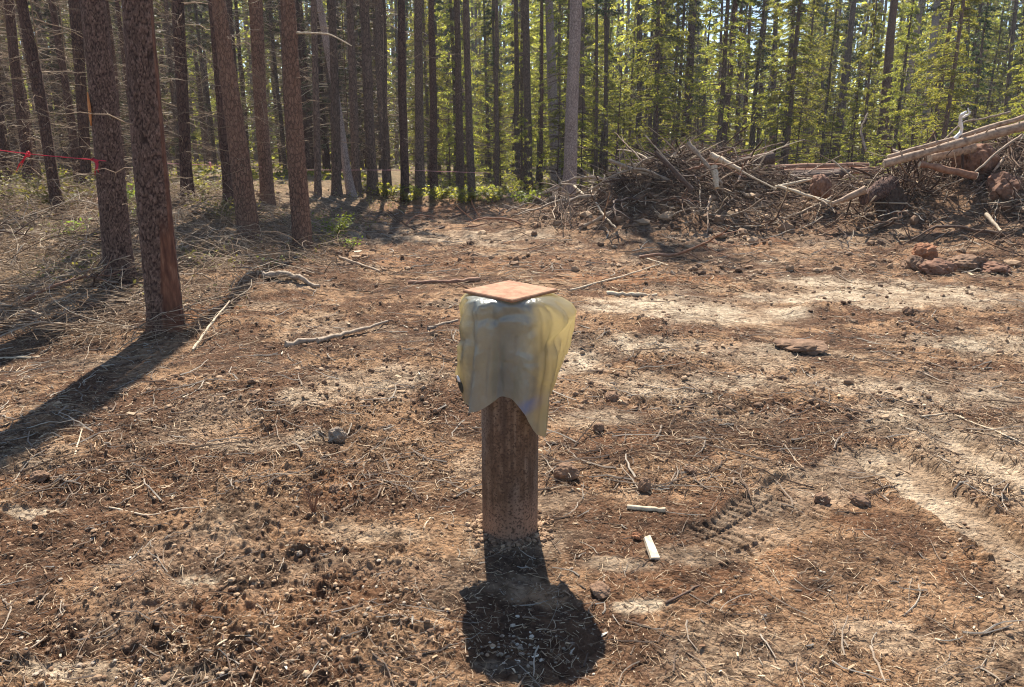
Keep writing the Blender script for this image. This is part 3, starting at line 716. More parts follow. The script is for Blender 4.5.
# measured trees: base px, base py (or None, Y), top px at y=0, width px, bark, height, crown base, dead twig amount, label
TR = [
 (188, 205, 178, 13, 'brown', 17, 11, 26, 'brown pine trunk between the scaly trunk and the leaning reddish pair'),
 (88, 196, 74, 12, 'brown', 17, 11, 24, 'dim brown trunk directly behind the scarred trunk'),
 (232, 212, 214, 14, 'brown', 19, 14, 12, 'brown trunk tight behind the thick tapering reddish pine'),
 (268, 205, 257, 14, 'red', 19, 14, 26, 'orange-brown trunk full of pale dead twigs, behind the two reddish pines'),
 (318, 197, 313, 7, 'dark', 11, 7.5, 10, 'thin dark trunk just right of the straight reddish pine'),
 (337, 196, 330, 9, 'dark', 11, 7.5, 8, 'dark trunk crossed by the slanting pale trunk, left of it'),
 (357, 195, 352, 9, 'dark', 11, 7.5, 8, 'dark trunk at the foot of the slanting pale trunk'),
 (373, 196, 366, 11, 'dark', 11.5, 8, 5, 'thickest black trunk left of centre, right of the slanting trunk'),
 (386, 196, 383, 4.5, 'dark', 10, 7, 6, 'very thin dark trunk beside the thickest black one'),
 (405, 200, 402, 9, 'brown', 11, 7.5, 4, 'brown upright trunk before the close pair of dark trunks'),
 (421, 198, 418, 10, 'dark', 11, 7.5, 4, 'left trunk of the close pair of dark trunks left of centre'),
 (434, 197, 431, 8, 'brown', 11, 7.5, 4, 'right trunk of the close pair of dark trunks left of centre'),
 (460, 196, 458, 8, 'dark', 11, 7.5, 4, 'dim dark trunk at the left edge of the green undergrowth'),
 (472, 198, 467, 8, 'dark', 11, 7.5, 4, 'dark trunk standing in the green undergrowth left of centre'),
 (497, 192, 495, 5, 'dark', 11, 7.5, 4, 'thin dark trunk behind the green undergrowth'),
 (518, 190, 515, 6, 'dark', 11, 7.5, 4, 'thinner left trunk of the dark pair right of the green undergrowth'),
 (528, 191, 526, 9, 'dark', 11.5, 7.5, 4, 'thicker right trunk of the dark pair right of the green undergrowth'),
 (541, 188, 541, 4, 'brown', 11, 7, 4, 'very thin brown trunk left of the pale grey trunk'),
 (556, 189, 550, 11, 'grey', 11.5, 8, 4, 'pale grey trunk leaning slightly left beside the pale pinkish one'),
 (568, 207, 577, 14, 'grey', 11.5, 8, 3, 'pale pinkish grey trunk leaning right at the left end of the slash pile'),
 (582, 187, 582, 9, 'dark', 11.5, 8, 4, 'dark trunk close behind the pale pinkish leaning trunk'),
 (596, 185, 596, 4, 'dark', 11, 7, 4, 'left of two very thin trunks behind the pile left end'),
 (605, 185, 606, 5, 'dark', 11, 7, 4, 'right of two very thin trunks behind the pile left end'),
 (638, 184, 640, 7, 'dark', 12, 8, 4, 'dark upright trunk behind the left part of the slash pile'),
 (660, 183, 664, 7, 'dark', 12, 8, 4, 'dark trunk with narrow gap to the reddish brown one behind the pile'),
 (684, 183, 692, 10.5, 'brown', 12, 8.5, 5, 'reddish brown thick trunk behind the highest part of the pile'),
 (719, 181, 722, 4, 'dark', 12, 8, 8, 'thin black trunk against the blue sky gap'),
 (736, 180, 741, 5, 'brown', 12, 8, 8, 'thin brown trunk just right of the sky gap'),
 (741, 179, 751, 5, 'brown', 12, 8, 8, 'thin brown trunk leaning right, right of the sky gap'),
 (771, 182, 777, 6.5, 'dark', 12, 8, 8, 'left of two dark slim trunks behind the parallel logs'),
 (783, 180, 793, 5, 'dark', 12, 8, 8, 'right of two dark slim trunks behind the parallel logs'),
 (832, 181, 854, 9, 'dark', 12, 8, 16, 'black leaning trunk behind the right part of the pile'),
 (878, 186, 895, 11.5, 'red', 12, 8.5, 10, 'reddish brown trunk standing at the low end of the long pale log'),
 (893, 178, 921, 9, 'grey', 12, 8.5, 8, 'greyish trunk leaning right behind the reddish brown one'),
 (923, 179, 936, 11, 'grey', 12, 8.5, 12, 'light grey trunk behind the middle of the long pale log'),
 (961, 180, 969, 6, 'dark', 12, 8, 12, 'dark trunk behind the white curled branch'),
 (971, 180, 981, 5, 'dark', 12, 8, 12, 'thin dark trunk right of the white curled branch'),
 (1000, 180, 1016, 6, 'dark', 12, 8, 12, 'dark leaning trunk at the right edge of the photo'),
 (1014, 179, 1025, 5, 'brown', 12, 8, 12, 'thin brown trunk at the far right edge'),
]
TREEXY = []
for i, (bx, by, tx, wpx, mk, hgt, cb, nd, lab) in enumerate(TR):
    X, Y, Z = G(bx, by)
    dep = Y * math.cos(PITCH) + (CH - Z) * math.sin(PITCH); top = W(tx, 0, Y)
    lean = ((top.x - X) / (top.z - Z), 0)
    r0 = wpx / F * dep / 2 * .93 * math.cos(math.atan2(X, Y))
    Z = float(hz([X], [Y])[0])
    root = thing('pine_tree', lab, 'tree', (X, Y, Z)); TREEXY.append((X, Y))
    tg, P = plain_trunk(hgt, r0 * 1.08, r0 * .45, 500 + i, lean, flare=1.3)
    tg.obj('trunk', MATS[mk], root)
    cz = cb; cxy = np.interp(cz, P[:, 2], P[:, 0]), np.interp(cz, P[:, 2], P[:, 1])
    cm = HIGH[i % 3]; sc_ = (hgt - cb) / 4.4
    link('crown', cm, root, (cxy[0], cxy[1], cz), (0, 0, i * 1.3), (1., 1., sc_))
    if nd: 
        tw = deadtwigs(.8, min(cb, 7.5), r0, nd * 2, 700 + i, (.25, 1.2), .4, 5)
        for vv in tw.v: vv[:, 0] += lean[0] * vv[:, 2]
        tw.obj('dead_branches', M_twig_dead, root)

# the five near trunks, with bark plates or fissures modelled
def near_trunk(bx, by, tx, r_base, r_top3, hgt, seed, label, name='pine_tree', style='plate', material=None, cell=(.034, .055), depth=.011, strip_f=None, crown_at=None, nd=14, twr=.007):
    X, Y, Z = G(bx, by); top = W(tx, 0, Y); lean = (top.x - X) / (top.z - Z); zt = top.z
    Z = float(hz([X], [Y])[0])
    root = thing(name, label, 'tree', (X, Y, Z)); TREEXY.append((X, Y))
    zs = np.concatenate([np.arange(-.3, zt + .3, .014 if style == 'plate' else .022), np.linspace(zt + .4, hgt, 14)])
    S = 132 if style == 'plate' else 96; th = -np.pi / 2 + (np.arange(S) / S) * 2 * np.pi + np.pi   # seam at the back
    rad = np.interp(zs, [-.3, 0, .15, .5, zt, hgt], [r_base * 1.3, r_base * 1.18, r_base * 1.08, r_base, r_top3, r_top3 * .4])
    ZZ, TT = np.meshgrid(zs, th, indexing='ij'); RR = rad[:, None] + 0 * TT
    arc = (TT - np.pi / 2) * r_base
    f1, f2, cid = worley(arc / cell[0] + 2.0 * fbm(arc * 22, ZZ * 14, seed, 3), ZZ / cell[1] + 1.6 * fbm(arc * 22, ZZ * 14, seed + 4, 3), seed)
    edge = ss(f2 - f1, .02, .24)
    strp = strip_f(ZZ, TT) if strip_f else np.zeros_like(ZZ)
    dd = depth * (edge * (.55 + .6 * cid) + .25 * fbm(arc * 90, ZZ * 60, seed + 7, 3))
    dd = dd * (1 - strp) + strp * (depth * .25 + .006 * fbm(arc * 60, ZZ * 8, seed + 8, 3))
    near = (ZZ < zt + .3)
    RR = RR - depth * .6 + np.where(near, dd, depth * .4) + .012 * np.sin(2 * TT + ZZ) * (r_base / .2) + r_base * .12 * np.exp(-np.clip(ZZ, 0, 9) * 9) * np.sin(5 * TT + seed)
    wx = .012 * np.sin(zs * 1.3 + seed)
    V = np.stack([RR * np.cos(TT) + (lean * zs + wx)[:, None], RR * np.sin(TT), ZZ], -1)
    K = len(zs); ii = np.arange(K * S).reshape(K, S); a = ii[:-1]; b = ii[1:]
    me = Geo().add(V, np.stack([a, np.roll(a, -1, 1), np.roll(b, -1, 1), b], -1).reshape(-1, 4)).mesh('trunk', material or M_plate)
    for nm, arr in (('plate', np.clip(edge * (.6 + .5 * cid), 0, 1)), ('stripped', strp)):
        at = me.attributes.new(nm, 'FLOAT', 'POINT'); at.data.foreach_set('value', arr.ravel().astype(np.float32))
    link('trunk', me, root)
    cb = crown_at or hgt - 5
    cm = HIGH[seed % 3]
    link('crown', cm, root, (lean * cb, 0, cb))
    if nd:
        tw = deadtwigs(1.0, zt + 1, r_base * .95, nd, 900 + seed, (.12, .8), .2, 4, twr)
        for vv in tw.v: vv[:, 0] += lean * vv[:, 2]
        tw.obj('dead_branches', M_twig_dead, root)
    return root, (X, Y, Z), lean
def stripB(Z, T):
    # bare reddish wood low down on the side that faces the clearing
    a = ((T + .45 + np.pi) % (2 * np.pi)) - np.pi
    wv = .9 - .35 * np.clip(Z, 0, 2) + .5 * (fbm(T * 2.5, Z * 5, 8, 3) - .5)
    return (1 - ss(np.abs(a), wv - .12, wv + .05)) * (1 - ss(Z, .75, 1.0)) + (1 - ss(np.abs(((T + .05 + np.pi) % (2 * np.pi)) - np.pi) , .18, .3)) * .8 * (1 - ss(Z, 2.4, 2.6))
tB = near_trunk(167, 332, 137, .124, .104, 19, 3, 'nearest pine with dark scaly bark peeled to red wood low on its right', strip_f=lambda Z, T: np.clip(stripB(Z, T), 0, 1), nd=8)
tA = near_trunk(122, 284, 92, .128, .112, 20, 5, 'second nearest pine with finely scaled bark and an orange scar', cell=(.028, .045), depth=.007, nd=10)
tC = near_trunk(249, 239, 219, .140, .088, 22, 7, 'thick tapering reddish brown pine leaning left at the edge of the clearing', style='f', material=M_bark_red, cell=(.05, .2), depth=.010, nd=30, crown_at=18)
tD = near_trunk(303, 250, 287, .128, .100, 22, 9, 'straight reddish pine nearest the open ground, bright twig on its right', style='f', material=M_bark_red, cell=(.05, .18), depth=.010, nd=16, crown_at=18)
def curvy(pts, r0, r1, mat_, name, parent=None, S=8, cap=True, jit=.0, seed=0, sub=6, **kw):
    """smooth limb through the given points"""
    P = np.array([list(p) for p in pts], float); n_ = len(P); t = np.arange(n_); tt = np.linspace(0, n_ - 1, (n_ - 1) * sub + 1)
    out = np.stack([np.interp(tt, t, P[:, k]) for k in range(3)], -1)
    for _ in range(2 if n_ > 2 else 0):
        out[1:-1] = (out[:-2] + 2 * out[1:-1] + out[2:]) / 4
    r_ = np.random.default_rng(seed)
    L = np.linalg.norm(P[-1] - P[0]); out[1:-1] += r_.normal(0, jit, out[1:-1].shape)
    rad = np.linspace(r0, r1, len(out)) * (1 + .12 * r_.normal(0, 1, len(out)))
    return Geo().tubes(out, rad, S, cap=cap)
# bright bent twig right of the straight pine
_, (dx, dy, dz), _l = tD
pp = [W(293, 33, dy) - Vector((dx, dy, dz)), W(310, 33, dy - .15) - Vector((dx, dy, dz)), W(330, 34, dy - .25) - Vector((dx, dy, dz)), W(352, 46, dy - .3) - Vector((dx, dy, dz))]
curvy(pp, .018, .006, None, 'x').obj('bare_branch', M_palewood, tD[0])
# orange scar on the second trunk
_, (ax_, ay_, az_), la = tA
g = Geo(); zz = np.linspace(0, 1, 10)
p0 = W(97, 93, ay_) - Vector((ax_, ay_, az_)); p1 = W(99, 126, ay_) - Vector((ax_, ay_, az_))
rows = []
for u in zz:
    z = p0.z + (p1.z - p0.z) * u; a = np.linspace(-2.25 - .17 * math.sin(math.pi * u), -2.25 + .17 * math.sin(math.pi * u) + .01, 5)
    rad = .128; rows.append([(rad * math.cos(k) + la * z, rad * math.sin(k), z) for k in a])
P = np.array(rows); ii = np.arange(50).reshape(10, 5)
so2 = g.add(P, np.stack([ii[:-1, :-1], ii[:-1, 1:], ii[1:, 1:], ii[1:, :-1]], -1).reshape(-1, 4)).obj('bark_scar', M_scar, tA[0]); md = so2.modifiers.new('t', 'SOLIDIFY'); md.thickness = .012
# slanting pale thin trunk
X, Y, Z = G(352, 197); Z = float(hz([X], [Y])[0]); top = W(316, 0, Y)
root = thing('leaning_tree', 'thin slanting pale dead trunk crossing the dark trunks left of centre', 'tree', (X, Y, Z))
tg, P = plain_trunk(8, .11, .06, 77, ((top.x - X) / (top.z - Z), 0), wob=.05); tg.obj('trunk', M_bark_grey, root)
deadtwigs(2, 7.5, .1, 14, 78, (.3, .9), .3).obj('dead_branches', M_twig_dead, root)

# forest behind: a few kinds, copied
def proto(kind, seed):
    if kind == 'pine': nm, cat = 'pine_tree', 'tree'
    elif kind == 'fir': nm, cat = 'fir_tree', 'tree'
    else: nm, cat = 'young_conifer', 'tree'
    root = thing(nm, 'x', cat)
    if kind in ('pine', 'deadpine'):
        root.name = 'pine_tree'
        tg, P = plain_trunk(15, .14, .07, seed, wob=.05, S=9); tg.obj('trunk', M_bark_dark if seed % 2 else M_bark_brown, root)
        l, c_ = crown_geo(6.5 if kind == 'pine' else 8.5, 15.5, 1.7, 80, 60, seed, .25, 'cone', (.14, .34), (.04, .08)); c_.join(l, 1).obj('crown', [M_leaf_dark if kind == 'pine' else M_leaf_dull, M_bark_dark], root, smooth=False)
        deadtwigs(.6, 8, .13, 46 if kind == 'pine' else 90, seed, (.4, 1.5), .45, 5, .011).obj('dead_branches', M_twig_dead, root)
    elif kind == 'snag':
        root.name = 'dead_tree'
        tg, P = plain_trunk(11, .12, .04, seed, wob=.06, S=10); tg.obj('trunk', M_bark_brown, root)
        deadtwigs(.5, 9, .11, 120, seed, (.3, 1.3), .45, 5, .009).obj('dead_branches', M_twig_dead, root)
    elif kind == 'fir':
        tg, P = plain_trunk(13, .13, .03, seed, wob=.03, S=9); tg.obj('trunk', M_bark_dark, root)
        l, c_ = crown_geo(1.3, 13.2, 2.2, 140, 120, seed, .30, 'cone', (.08, .22), (.022, .045)); c_.join(l, 1).obj('crown', [M_leaf, M_bark_dark], root, smooth=False)
    elif kind == 'young':
        tg, P = plain_trunk(5.5, .05, .012, seed, wob=.02, S=7); tg.obj('trunk', M_bark_brown, root)
        l, c_ = crown_geo(.5, 5.7, 1.3, 75, 110, seed, .15, 'cone', (.06, .16), (.018, .036), .2); c_.join(l, 1).obj('crown', [M_leaf, M_bark_brown], root, smooth=False)
    elif kind == 'dull':
        root.name = 'fir_tree'
        tg, P = plain_trunk(13, .12, .03, seed, wob=.04, S=9); tg.obj('trunk', M_bark_dark, root)
        l, c_ = crown_geo(1.2, 13.2, 1.7, 120, 34, seed, .30, 'cone', (.10, .26), (.03, .055)); c_.join(l, 1).obj('crown', [M_leaf_dull, M_twig_dead], root, smooth=False)
    return root
PRO = {'pine': [proto('pine', 21), proto('pine', 22), proto('pine', 23)], 'fir': [proto('fir', 31), proto('fir', 32), proto('fir', 33)],
       'young': [proto('young', 41), proto('young', 42)], 'dull': [proto('dull', 51), proto('dull', 52)], 'dead': [proto('deadpine', 61), proto('deadpine', 64)], 'snag': [proto('snag', 71), proto('snag', 72)]}
used = set()
rf = random.Random(5)
placed = list(TREEXY)
LAB = {'pine': ('tall thin dark pine in the shaded forest behind the clearing', 'dark pines in the forest'),
       'fir': ('green fir with sunlit drooping branches in the forest', 'green firs in the forest'),
       'young': ('small bright green young conifer under the taller forest trees', 'young conifers in the forest'),
       'dull': ('dull grey-green fir with sparse half-dead branches in the left forest', 'sparse firs in the left forest'),
       'snag': ('bare dead trunk thick with pale twigs just inside the left forest edge', 'bare trunks at the left forest edge'),
       'dead': ('thin trunk bristling with dead twigs in the dense left forest', 'twiggy trunks in the left forest')}
def plant(kind, x, y, s):
    k = rf.randrange(len(PRO[kind])); pr = PRO[kind][k]
    z = float(macro(x, y)) - .05; rot = (rf.uniform(-.03, .03), rf.uniform(-.03, .03), rf.uniform(0, 6.28))
    lab, grp = LAB[kind]
    if (kind, k) not in used:
        used.add((kind, k)); pr.location = (x, y, z); pr.rotation_euler = rot; pr.scale = (s, s, s); pr['label'] = lab; pr['group'] = grp
    else: dup(pr, (x, y, z), rot, s, lab, grp)
def ok(x, y, dmin):
    return all((x - a) ** 2 + (y - b) ** 2 > dmin * dmin for a, b in placed)
cnt = {}
def want(kind, n, f, dmin, s):
    t = 0; c_ = 0
    while c_ < n and t < n * 60:
        t += 1; x, y = f()
        if ok(x, y, dmin): placed.append((x, y)); plant(kind, x, y, rf.uniform(*s)); c_ += 1
    cnt[kind] = cnt.get(kind, 0) + c_
def sector(y0, y1, a0, a1):
    def f():
        y = math.sqrt(rf.uniform(y0 * y0, y1 * y1)); a = rf.uniform(a0, a1); return y * a, y
    return f
# fields: a = x / y  (left edge of the photo is about -.70)
want('snag', 30, sector(11, 22, -.95, -.44), .9, (.55, .95))
want('dead', 95, sector(24.5, 50, -.90, -.15), 1.15, (.6, 1.05))
want('dull', 22, sector(24, 52, -.90, -.12), 1.5, (.6, 1.0))
want('dull', 10, sector(20, 26, -.95, -.42), 1.5, (.6, 1.0))
want('fir', 13, sector(27, 38, -.13, .22), 1.9, (.55, .95))
want('young', 8, sector(24.5, 30, -.14, .15), 1.5, (.5, .8))
want('pine', 26, sector(27, 60, -.30, .32), 1.5, (.45, .95))
want('pine', 28, sector(27, 62, .15, .98), 1.5, (.45, 1.0))
want('fir', 10, sector(24, 30, -.02, .95), 2.0, (.5, .85))
want('fir', 42, sector(29, 50, -.14, .92), 2.0, (.62, 1.0))
want('fir', 34, sector(42, 64, -.8, .95), 2.0, (1.0, 1.35))
want('fir', 6, sector(21, 27, .50, .95), 2.2, (.6, .8))
want('young', 34, sector(26, 42, -.12, .90), 1.5, (.55, 1.0))
print('trees', cnt)
# far wood as one mass
g = Geo(); r_ = np.random.default_rng(5); n_ = 900
x = r_.uniform(-90, 90, n_); y = r_.uniform(64, 105, n_); z0 = macro(x, y)
K = 4; t = np.linspace(0, 1, K); hh = r_.uniform(15, 24, n_) * (1 - .42 * np.exp(-((x / y - .29) / .07) ** 2))
g.tubes(np.stack([x[:, None] + 0 * t, y[:, None] + 0 * t, z0[:, None] + hh[:, None] * t], -1), (.16 + .1 * r_.random(n_))[:, None] * np.linspace(1, .3, K), 6, m=0)
m_ = 150; bi = np.repeat(np.arange(n_), m_); f = r_.random(n_ * m_); f = f ** 1.25; zz = z0[bi] + hh[bi] * (.01 + 1.02 * f); rad = 2.6 * (1 - f) ** .7 * r_.random(n_ * m_) ** .6; a = r_.random(n_ * m_) * 6.28
C = np.stack([x[bi] + rad * np.cos(a), y[bi] + rad * np.sin(a), zz], -1); U = unit(np.stack([np.cos(a), np.sin(a), r_.normal(-.3, .4, len(a))], -1)); V_ = unit(np.cross(U, r_.normal(0, 1, (len(a), 3))))
cards(g, C, U, V_, r_.uniform(.4, 1.0, len(a)), r_.uniform(.2, .45, len(a)), m=1)
tag(g.obj('distant_forest', [M_bark_dark, M_leaf], smooth=False), 'dense mass of far conifers closing the view behind the nearer trees', 'forest', kind='stuff')

# ------------------------------------------------------------------ undergrowth
def shrub(px, py, h, r, n, material, label, group=None, seed=0, leaf=(.02, .05), Y=None):
    X, Y, Z = G(px, py); Z = float(hz([X], [Y])[0]); r_ = np.random.default_rng(seed + 400)
    root = thing('shrub', label, 'shrub', (X, Y, Z), 0, group)
    ns = 12; a = r_.random(ns) * 6.28; t = np.linspace(0, 1, 5); sp = r * (.3 + .7 * r_.random(ns)); hh = h * (.5 + .5 * r_.random(ns))
    P = np.stack([(np.cos(a) * sp)[:, None] * t ** 1.3, (np.sin(a) * sp)[:, None] * t ** 1.3, hh[:, None] * t - .03], -1)
    Geo().tubes(P, np.full(ns, .006)[:, None] * np.linspace(1, .4, 5), 4).obj('stems', M_twig, root)
    i = r_.integers(0, ns, n); tt = .25 + .75 * r_.random(n); c_ = np.stack([np.cos(a[i]) * sp[i] * tt ** 1.3, np.sin(a[i]) * sp[i] * tt ** 1.3, hh[i] * tt], -1) + r_.normal(0, .05 * h / .4, (n, 3)) * [1, 1, .6]
    U = unit(r_.normal(0, 1, (n, 3)) * [1, 1, .5]); V_ = unit(np.cross(U, r_.normal(0, .5, (n, 3)) + [0, 0, 1.]))
    g = Geo(); cards(g, c_, U, V_, r_.uniform(*leaf, n), r_.uniform(leaf[0] * .6, leaf[1] * .6, n)); g.obj('leaves', material, root, smooth=False)
shrub(338, 240, .42, .55, 420, M_leaf_bright, 'bright green low shrub beside the foot of the straight reddish pine', seed=1, leaf=(.03, .08))
shrub(352, 252, .2, .3, 70, M_leaf_bright, 'small scatter of green leaves right of the bright green shrub', seed=2, leaf=(.03, .07))
shrub(128, 214, .4, .35, 200, M_leaf_bright, 'yellow-green sprig among the brush left of the scarred trunk', seed=3, leaf=(.03, .07))
shrub(146, 226, .3, .3, 120, M_leaf_bright, 'yellow-green sprig between the two nearest trunks', seed=4, leaf=(.03, .06))
shrub(70, 240, .25, .3, 80, M_leaf_bright, 'few yellow-green leaves poking out of the left brush', seed=13, leaf=(.03, .06))
shrub(275, 270, .2, .3, 50, M_leaf_bright, 'few green leaves in the twigs left of the straight pine foot', seed=5, leaf=(.03, .06))
shrub(522, 206, .45, .6, 300, M_leaf_bright, 'bright green leafy shrub by the branches left of the pile', seed=6, leaf=(.05, .13))
for i, (px, py) in enumerate([(20, 196), (52, 190), (78, 200), (8, 210), (110, 196), (150, 196), (205, 200), (38, 206), (62, 212), (225, 222)]):
    shrub(px, py, .5, .6, 360, M_leaf_olive, 'olive leafy bush in the brush of the left forest edge', 'olive bushes along the left forest edge', seed=20 + i, leaf=(.03, .09))
for i, (px, py) in enumerate([(385, 200), (410, 203), (440, 202), (465, 203), (490, 203), (505, 200), (540, 197), (425, 200), (480, 197)]):
    shrub(px, py, .4, .8, 380, M_leaf, 'low green bush in the undergrowth at the far side of the clearing', 'green bushes across the clearing', seed=40 + i, leaf=(.06, .15))
# forest floor plants
n_ = 26000; r_ = np.random.default_rng(8); y = r_.uniform(21.5, 52, n_); x = r_.uniform(-.85, .8, n_) * y
kp = fbm(x * .35, y * .35, 88, 3) > .44; x = x[kp]; y = y[kp]; n_ = len(x); z = macro(x, y) + .02 + .25 * r_.random(n_) ** 2
U = unit(r_.normal(0, 1, (n_, 3)) * [1, 1, .7]); V_ = unit(np.cross(U, r_.normal(0, .6, (n_, 3)) + [0, -.4, 1.]))
g = Geo(); cards(g, np.stack([x, y, z], -1), U, V_, r_.uniform(.08, .3, n_), r_.uniform(.04, .12, n_))
tag(g.obj('forest_undergrowth', M_leaf, smooth=False), 'low green ground plants covering the forest floor', 'undergrowth', kind='stuff')
# left dry grass and low greenery
n_ = 2500; x = r_.uniform(-9, -3.0, n_); y = r_.uniform(7.5, 19, n_); kp = fbm(x * .8, y * .8, 89, 3) > .5; x = x[kp]; y = y[kp]; n_ = len(x)
P, T = lay('g', None, n=0, y0=1, y1=2, L=(.05, .2), rad=(.001, .003), x=x, y=y, K=4, tilt=1.5, seed=9)
tag(Geo().tubes(P, T, 3).obj('dry_grass', islands('dry_grass', [(0, (.16, .13, .06)), (.6, (.32, .26, .13)), (1, (.42, .38, .2))], noise=False)), 'dry straw coloured grass at the left forest edge', 'grass', kind='stuff')

n_ = 16000; r_ = np.random.default_rng(28); y = 7 + 13 * r_.random(n_); x = -2.6 - r_.random(n_) * (.62 * y)
kp = fbm(x * 1.3, y * 1.3, 188, 4) > .53; x = x[kp]; y = y[kp]; n_ = len(x); z = hz(x, y) + .02 + .22 * r_.random(n_) ** 1.5
U = unit(r_.normal(0, 1, (n_, 3)) * [1, 1, .7]); V_ = unit(np.cross(U, r_.normal(0, .6, (n_, 3)) + [0, -.4, 1.]))
g = Geo(); cards(g, np.stack([x, y, z], -1), U, V_, r_.uniform(.02, .07, n_), r_.uniform(.012, .035, n_))
tag(g.obj('ground_cover', M_leaf_olive, smooth=False), 'small olive green leaves growing through the brush on the left', 'ground cover', kind='stuff')
# ------------------------------------------------------------------ brush on the left and slash on the right
n_ = 8000; r_ = np.random.default_rng(17)
y = 5.6 + 10 * r_.random(n_) ** 1.2; x = -2.2 - .05 * y - r_.random(n_) ** .8 * (3.0 + .45 * y) + r_.normal(0, .3, n_)
P, T = lay('b', None, n=0, y0=1, y1=2, L=(.15, 1.1), rad=(.0015, .0055), x=x, y=y, K=8, tilt=.35, seed=18, curve=.7, lift=.14)
P[:, :, 2] += (.22 * np.sin(np.linspace(0, np.pi, 8))[None] * (r_.random((n_, 1)) ** 2.2)) * np.clip((y - 5) / 4, 0, 1)[:, None]
tag(Geo().tubes(P, T, 4).obj('brush_tangle', M_twig_dead), 'tangle of thin grey dead twigs round the feet of the left pines', 'brush', kind='stuff')
def on_pile(n_, seed, L, rad, lift, cen=None, tilt=.5):
    r_ = np.random.default_rng(seed); x = []; y = []
    wts = np.array([m[2] * m[3] * (m[4] + .2) for m in MOUNDS[:9]]); wts[3] *= 1; idx = r_.choice(9, n_, p=wts / wts.sum())
    mm = np.array([m[:4] for m in MOUNDS[:9]])[idx]
    x = mm[:, 0] + r_.normal(0, .62, n_) * mm[:, 2]; y = mm[:, 1] + r_.normal(0, .55, n_) * mm[:, 3]
    return lay('s', None, n=0, y0=1, y1=2, L=L, rad=rad, x=x, y=y, K=6, tilt=tilt, seed=seed + 1, curve=.3, lift=lift)
def jumble(n_, seed, L, rad, zr, pit):
    r_ = np.random.default_rng(seed); wts = np.array([m[2] * m[3] * (m[4] + .2) for m in MOUNDS[:9]]); i_ = r_.choice(9, n_, p=wts / wts.sum()); mm = np.array([m[:4] for m in MOUNDS[:9]])[i_]
    # sticks gather in bundles that share a rough direction
    nb = n_ // 28; bx = r_.normal(0, 1, nb); by = r_.normal(0, 1, nb); bm = r_.choice(9, nb, p=wts / wts.sum()); ms = np.array([m[:4] for m in MOUNDS[:9]])[bm]; ba = r_.random(nb) * np.pi; bp = r_.normal(0, pit, nb)
    q = r_.integers(0, nb, n_); x = ms[q, 0] + bx[q] * .55 * ms[q, 2] + r_.normal(0, .28, n_); y = ms[q, 1] + by[q] * .5 * ms[q, 3] + r_.normal(0, .28, n_)
    l = L[0] + (L[1] - L[0]) * r_.random(n_) ** 1.7; a = ba[q] + r_.normal(0, .6, n_); p = bp[q] + r_.normal(0, .35, n_); t = np.linspace(-.5, .5, 5)
    d = np.stack([np.cos(a) * np.cos(p), np.sin(a) * np.cos(p), np.sin(p)], -1)
    c = np.stack([x, y, hz(x, y) + zr[0] + (zr[1] - zr[0]) * r_.random(n_) ** 1.5], -1)
    P = c[:, None] + d[:, None] * (l[:, None] * t)[..., None] + r_.normal(0, .025, (n_, 5, 3)) * l[:, None, None]
    return P, (rad[0] + (rad[1] - rad[0]) * r_.random(n_) ** 2)[:, None] * np.linspace(1, .6, 5)
g = Geo()
P, T = jumble(6500, 31, (.15, .8), (.003, .011), (.0, .26), .35); g.tubes(P, T, 4)
P, T = jumble(1100, 32, (.5, 1.5), (.007, .02), (.05, .34), .3); g.tubes(P, T, 5)
P, T = on_pile(12000, 91, (.06, .5), (.003, .010), .13); g.tubes(P, T, 4)
P, T = on_pile(1200, 95, (.25, 1.3), (.005, .014), .18, tilt=.5); g.tubes(P, T, 5)
tag(g.obj('slash_debris', M_slash), 'mass of broken brown sticks, roots and bark in the slash heap', 'slash', kind='stuff')
g = Geo(); 
x = np.concatenate([m[0] + RNG.normal(0, .6, 330) * m[2] for m in MOUNDS[:9]]); y = np.concatenate([m[1] + RNG.normal(0, .6, 330) * m[3] for m in MOUNDS[:9]])
blobgeo(g, x, y, .02 + .1 * RNG.random(len(x)) ** 3, 5, .7)
tag(g.obj('heap_soil', M_clod, smooth=False), 'reddish brown lumps of soil mixed through the slash heap', 'soil lumps', kind='stuff')

# branch prototypes: a bent limb with forks
def branch_geo(seed, L, r0, forks=5, bend=.25):
    r_ = np.random.default_rng(seed); K = 12; t = np.linspace(0, 1, K)
    P = np.stack([L * t, bend * L * np.sin(t * 2.6 + r_.random()) * .5 + np.cumsum(r_.normal(0, .012, K)) * L, bend * L * .5 * np.sin(t * 3.1) + np.cumsum(r_.normal(0, .008, K)) * L], -1); P -= P[0]
    g = Geo().tubes(P, r0 * np.linspace(1, .35, K) * (1 + .1 * r_.normal(0, 1, K)), 7, cap=True)
    for f in range(forks):
        i = r_.integers(3, K - 1); d = unit(np.array([.7, r_.normal(0, .7), abs(r_.normal(0, .45))])); l = L * (.12 + .3 * r_.random()); K2 = 6; t2 = np.linspace(0, 1, K2)
        Q = P[i] + d * (l * t2)[:, None] + unit(r_.normal(0, 1, 3)) * (.2 * l * t2 ** 2)[:, None]
        g.tubes(Q, r0 * .45 * np.linspace(1, .3, K2), 5)
    return g
BR = [branch_geo(200 + i, 1., .018, 6, .3) for i in range(6)]
BRM = {k: [b.mesh('dead_branch', m_) for b in BR] for k, m_ in (('grey', M_greystick), ('dark', M_darkstick), ('brown', M_logred), ('pale', M_palewood))}
def put_branch(x, y, s, yaw, pitch, tone, i, label, group=None, up=.03, name='dead_branch', thick=1.):
    z = float(hz([x], [y])[0]) + up
    o = link(name, BRM[tone][i % 6], None, (x, y, z), (rf.uniform(0, 6.28), -pitch, yaw), (s, s * thick, s * thick)); tag(o, label, 'branch', group); return o
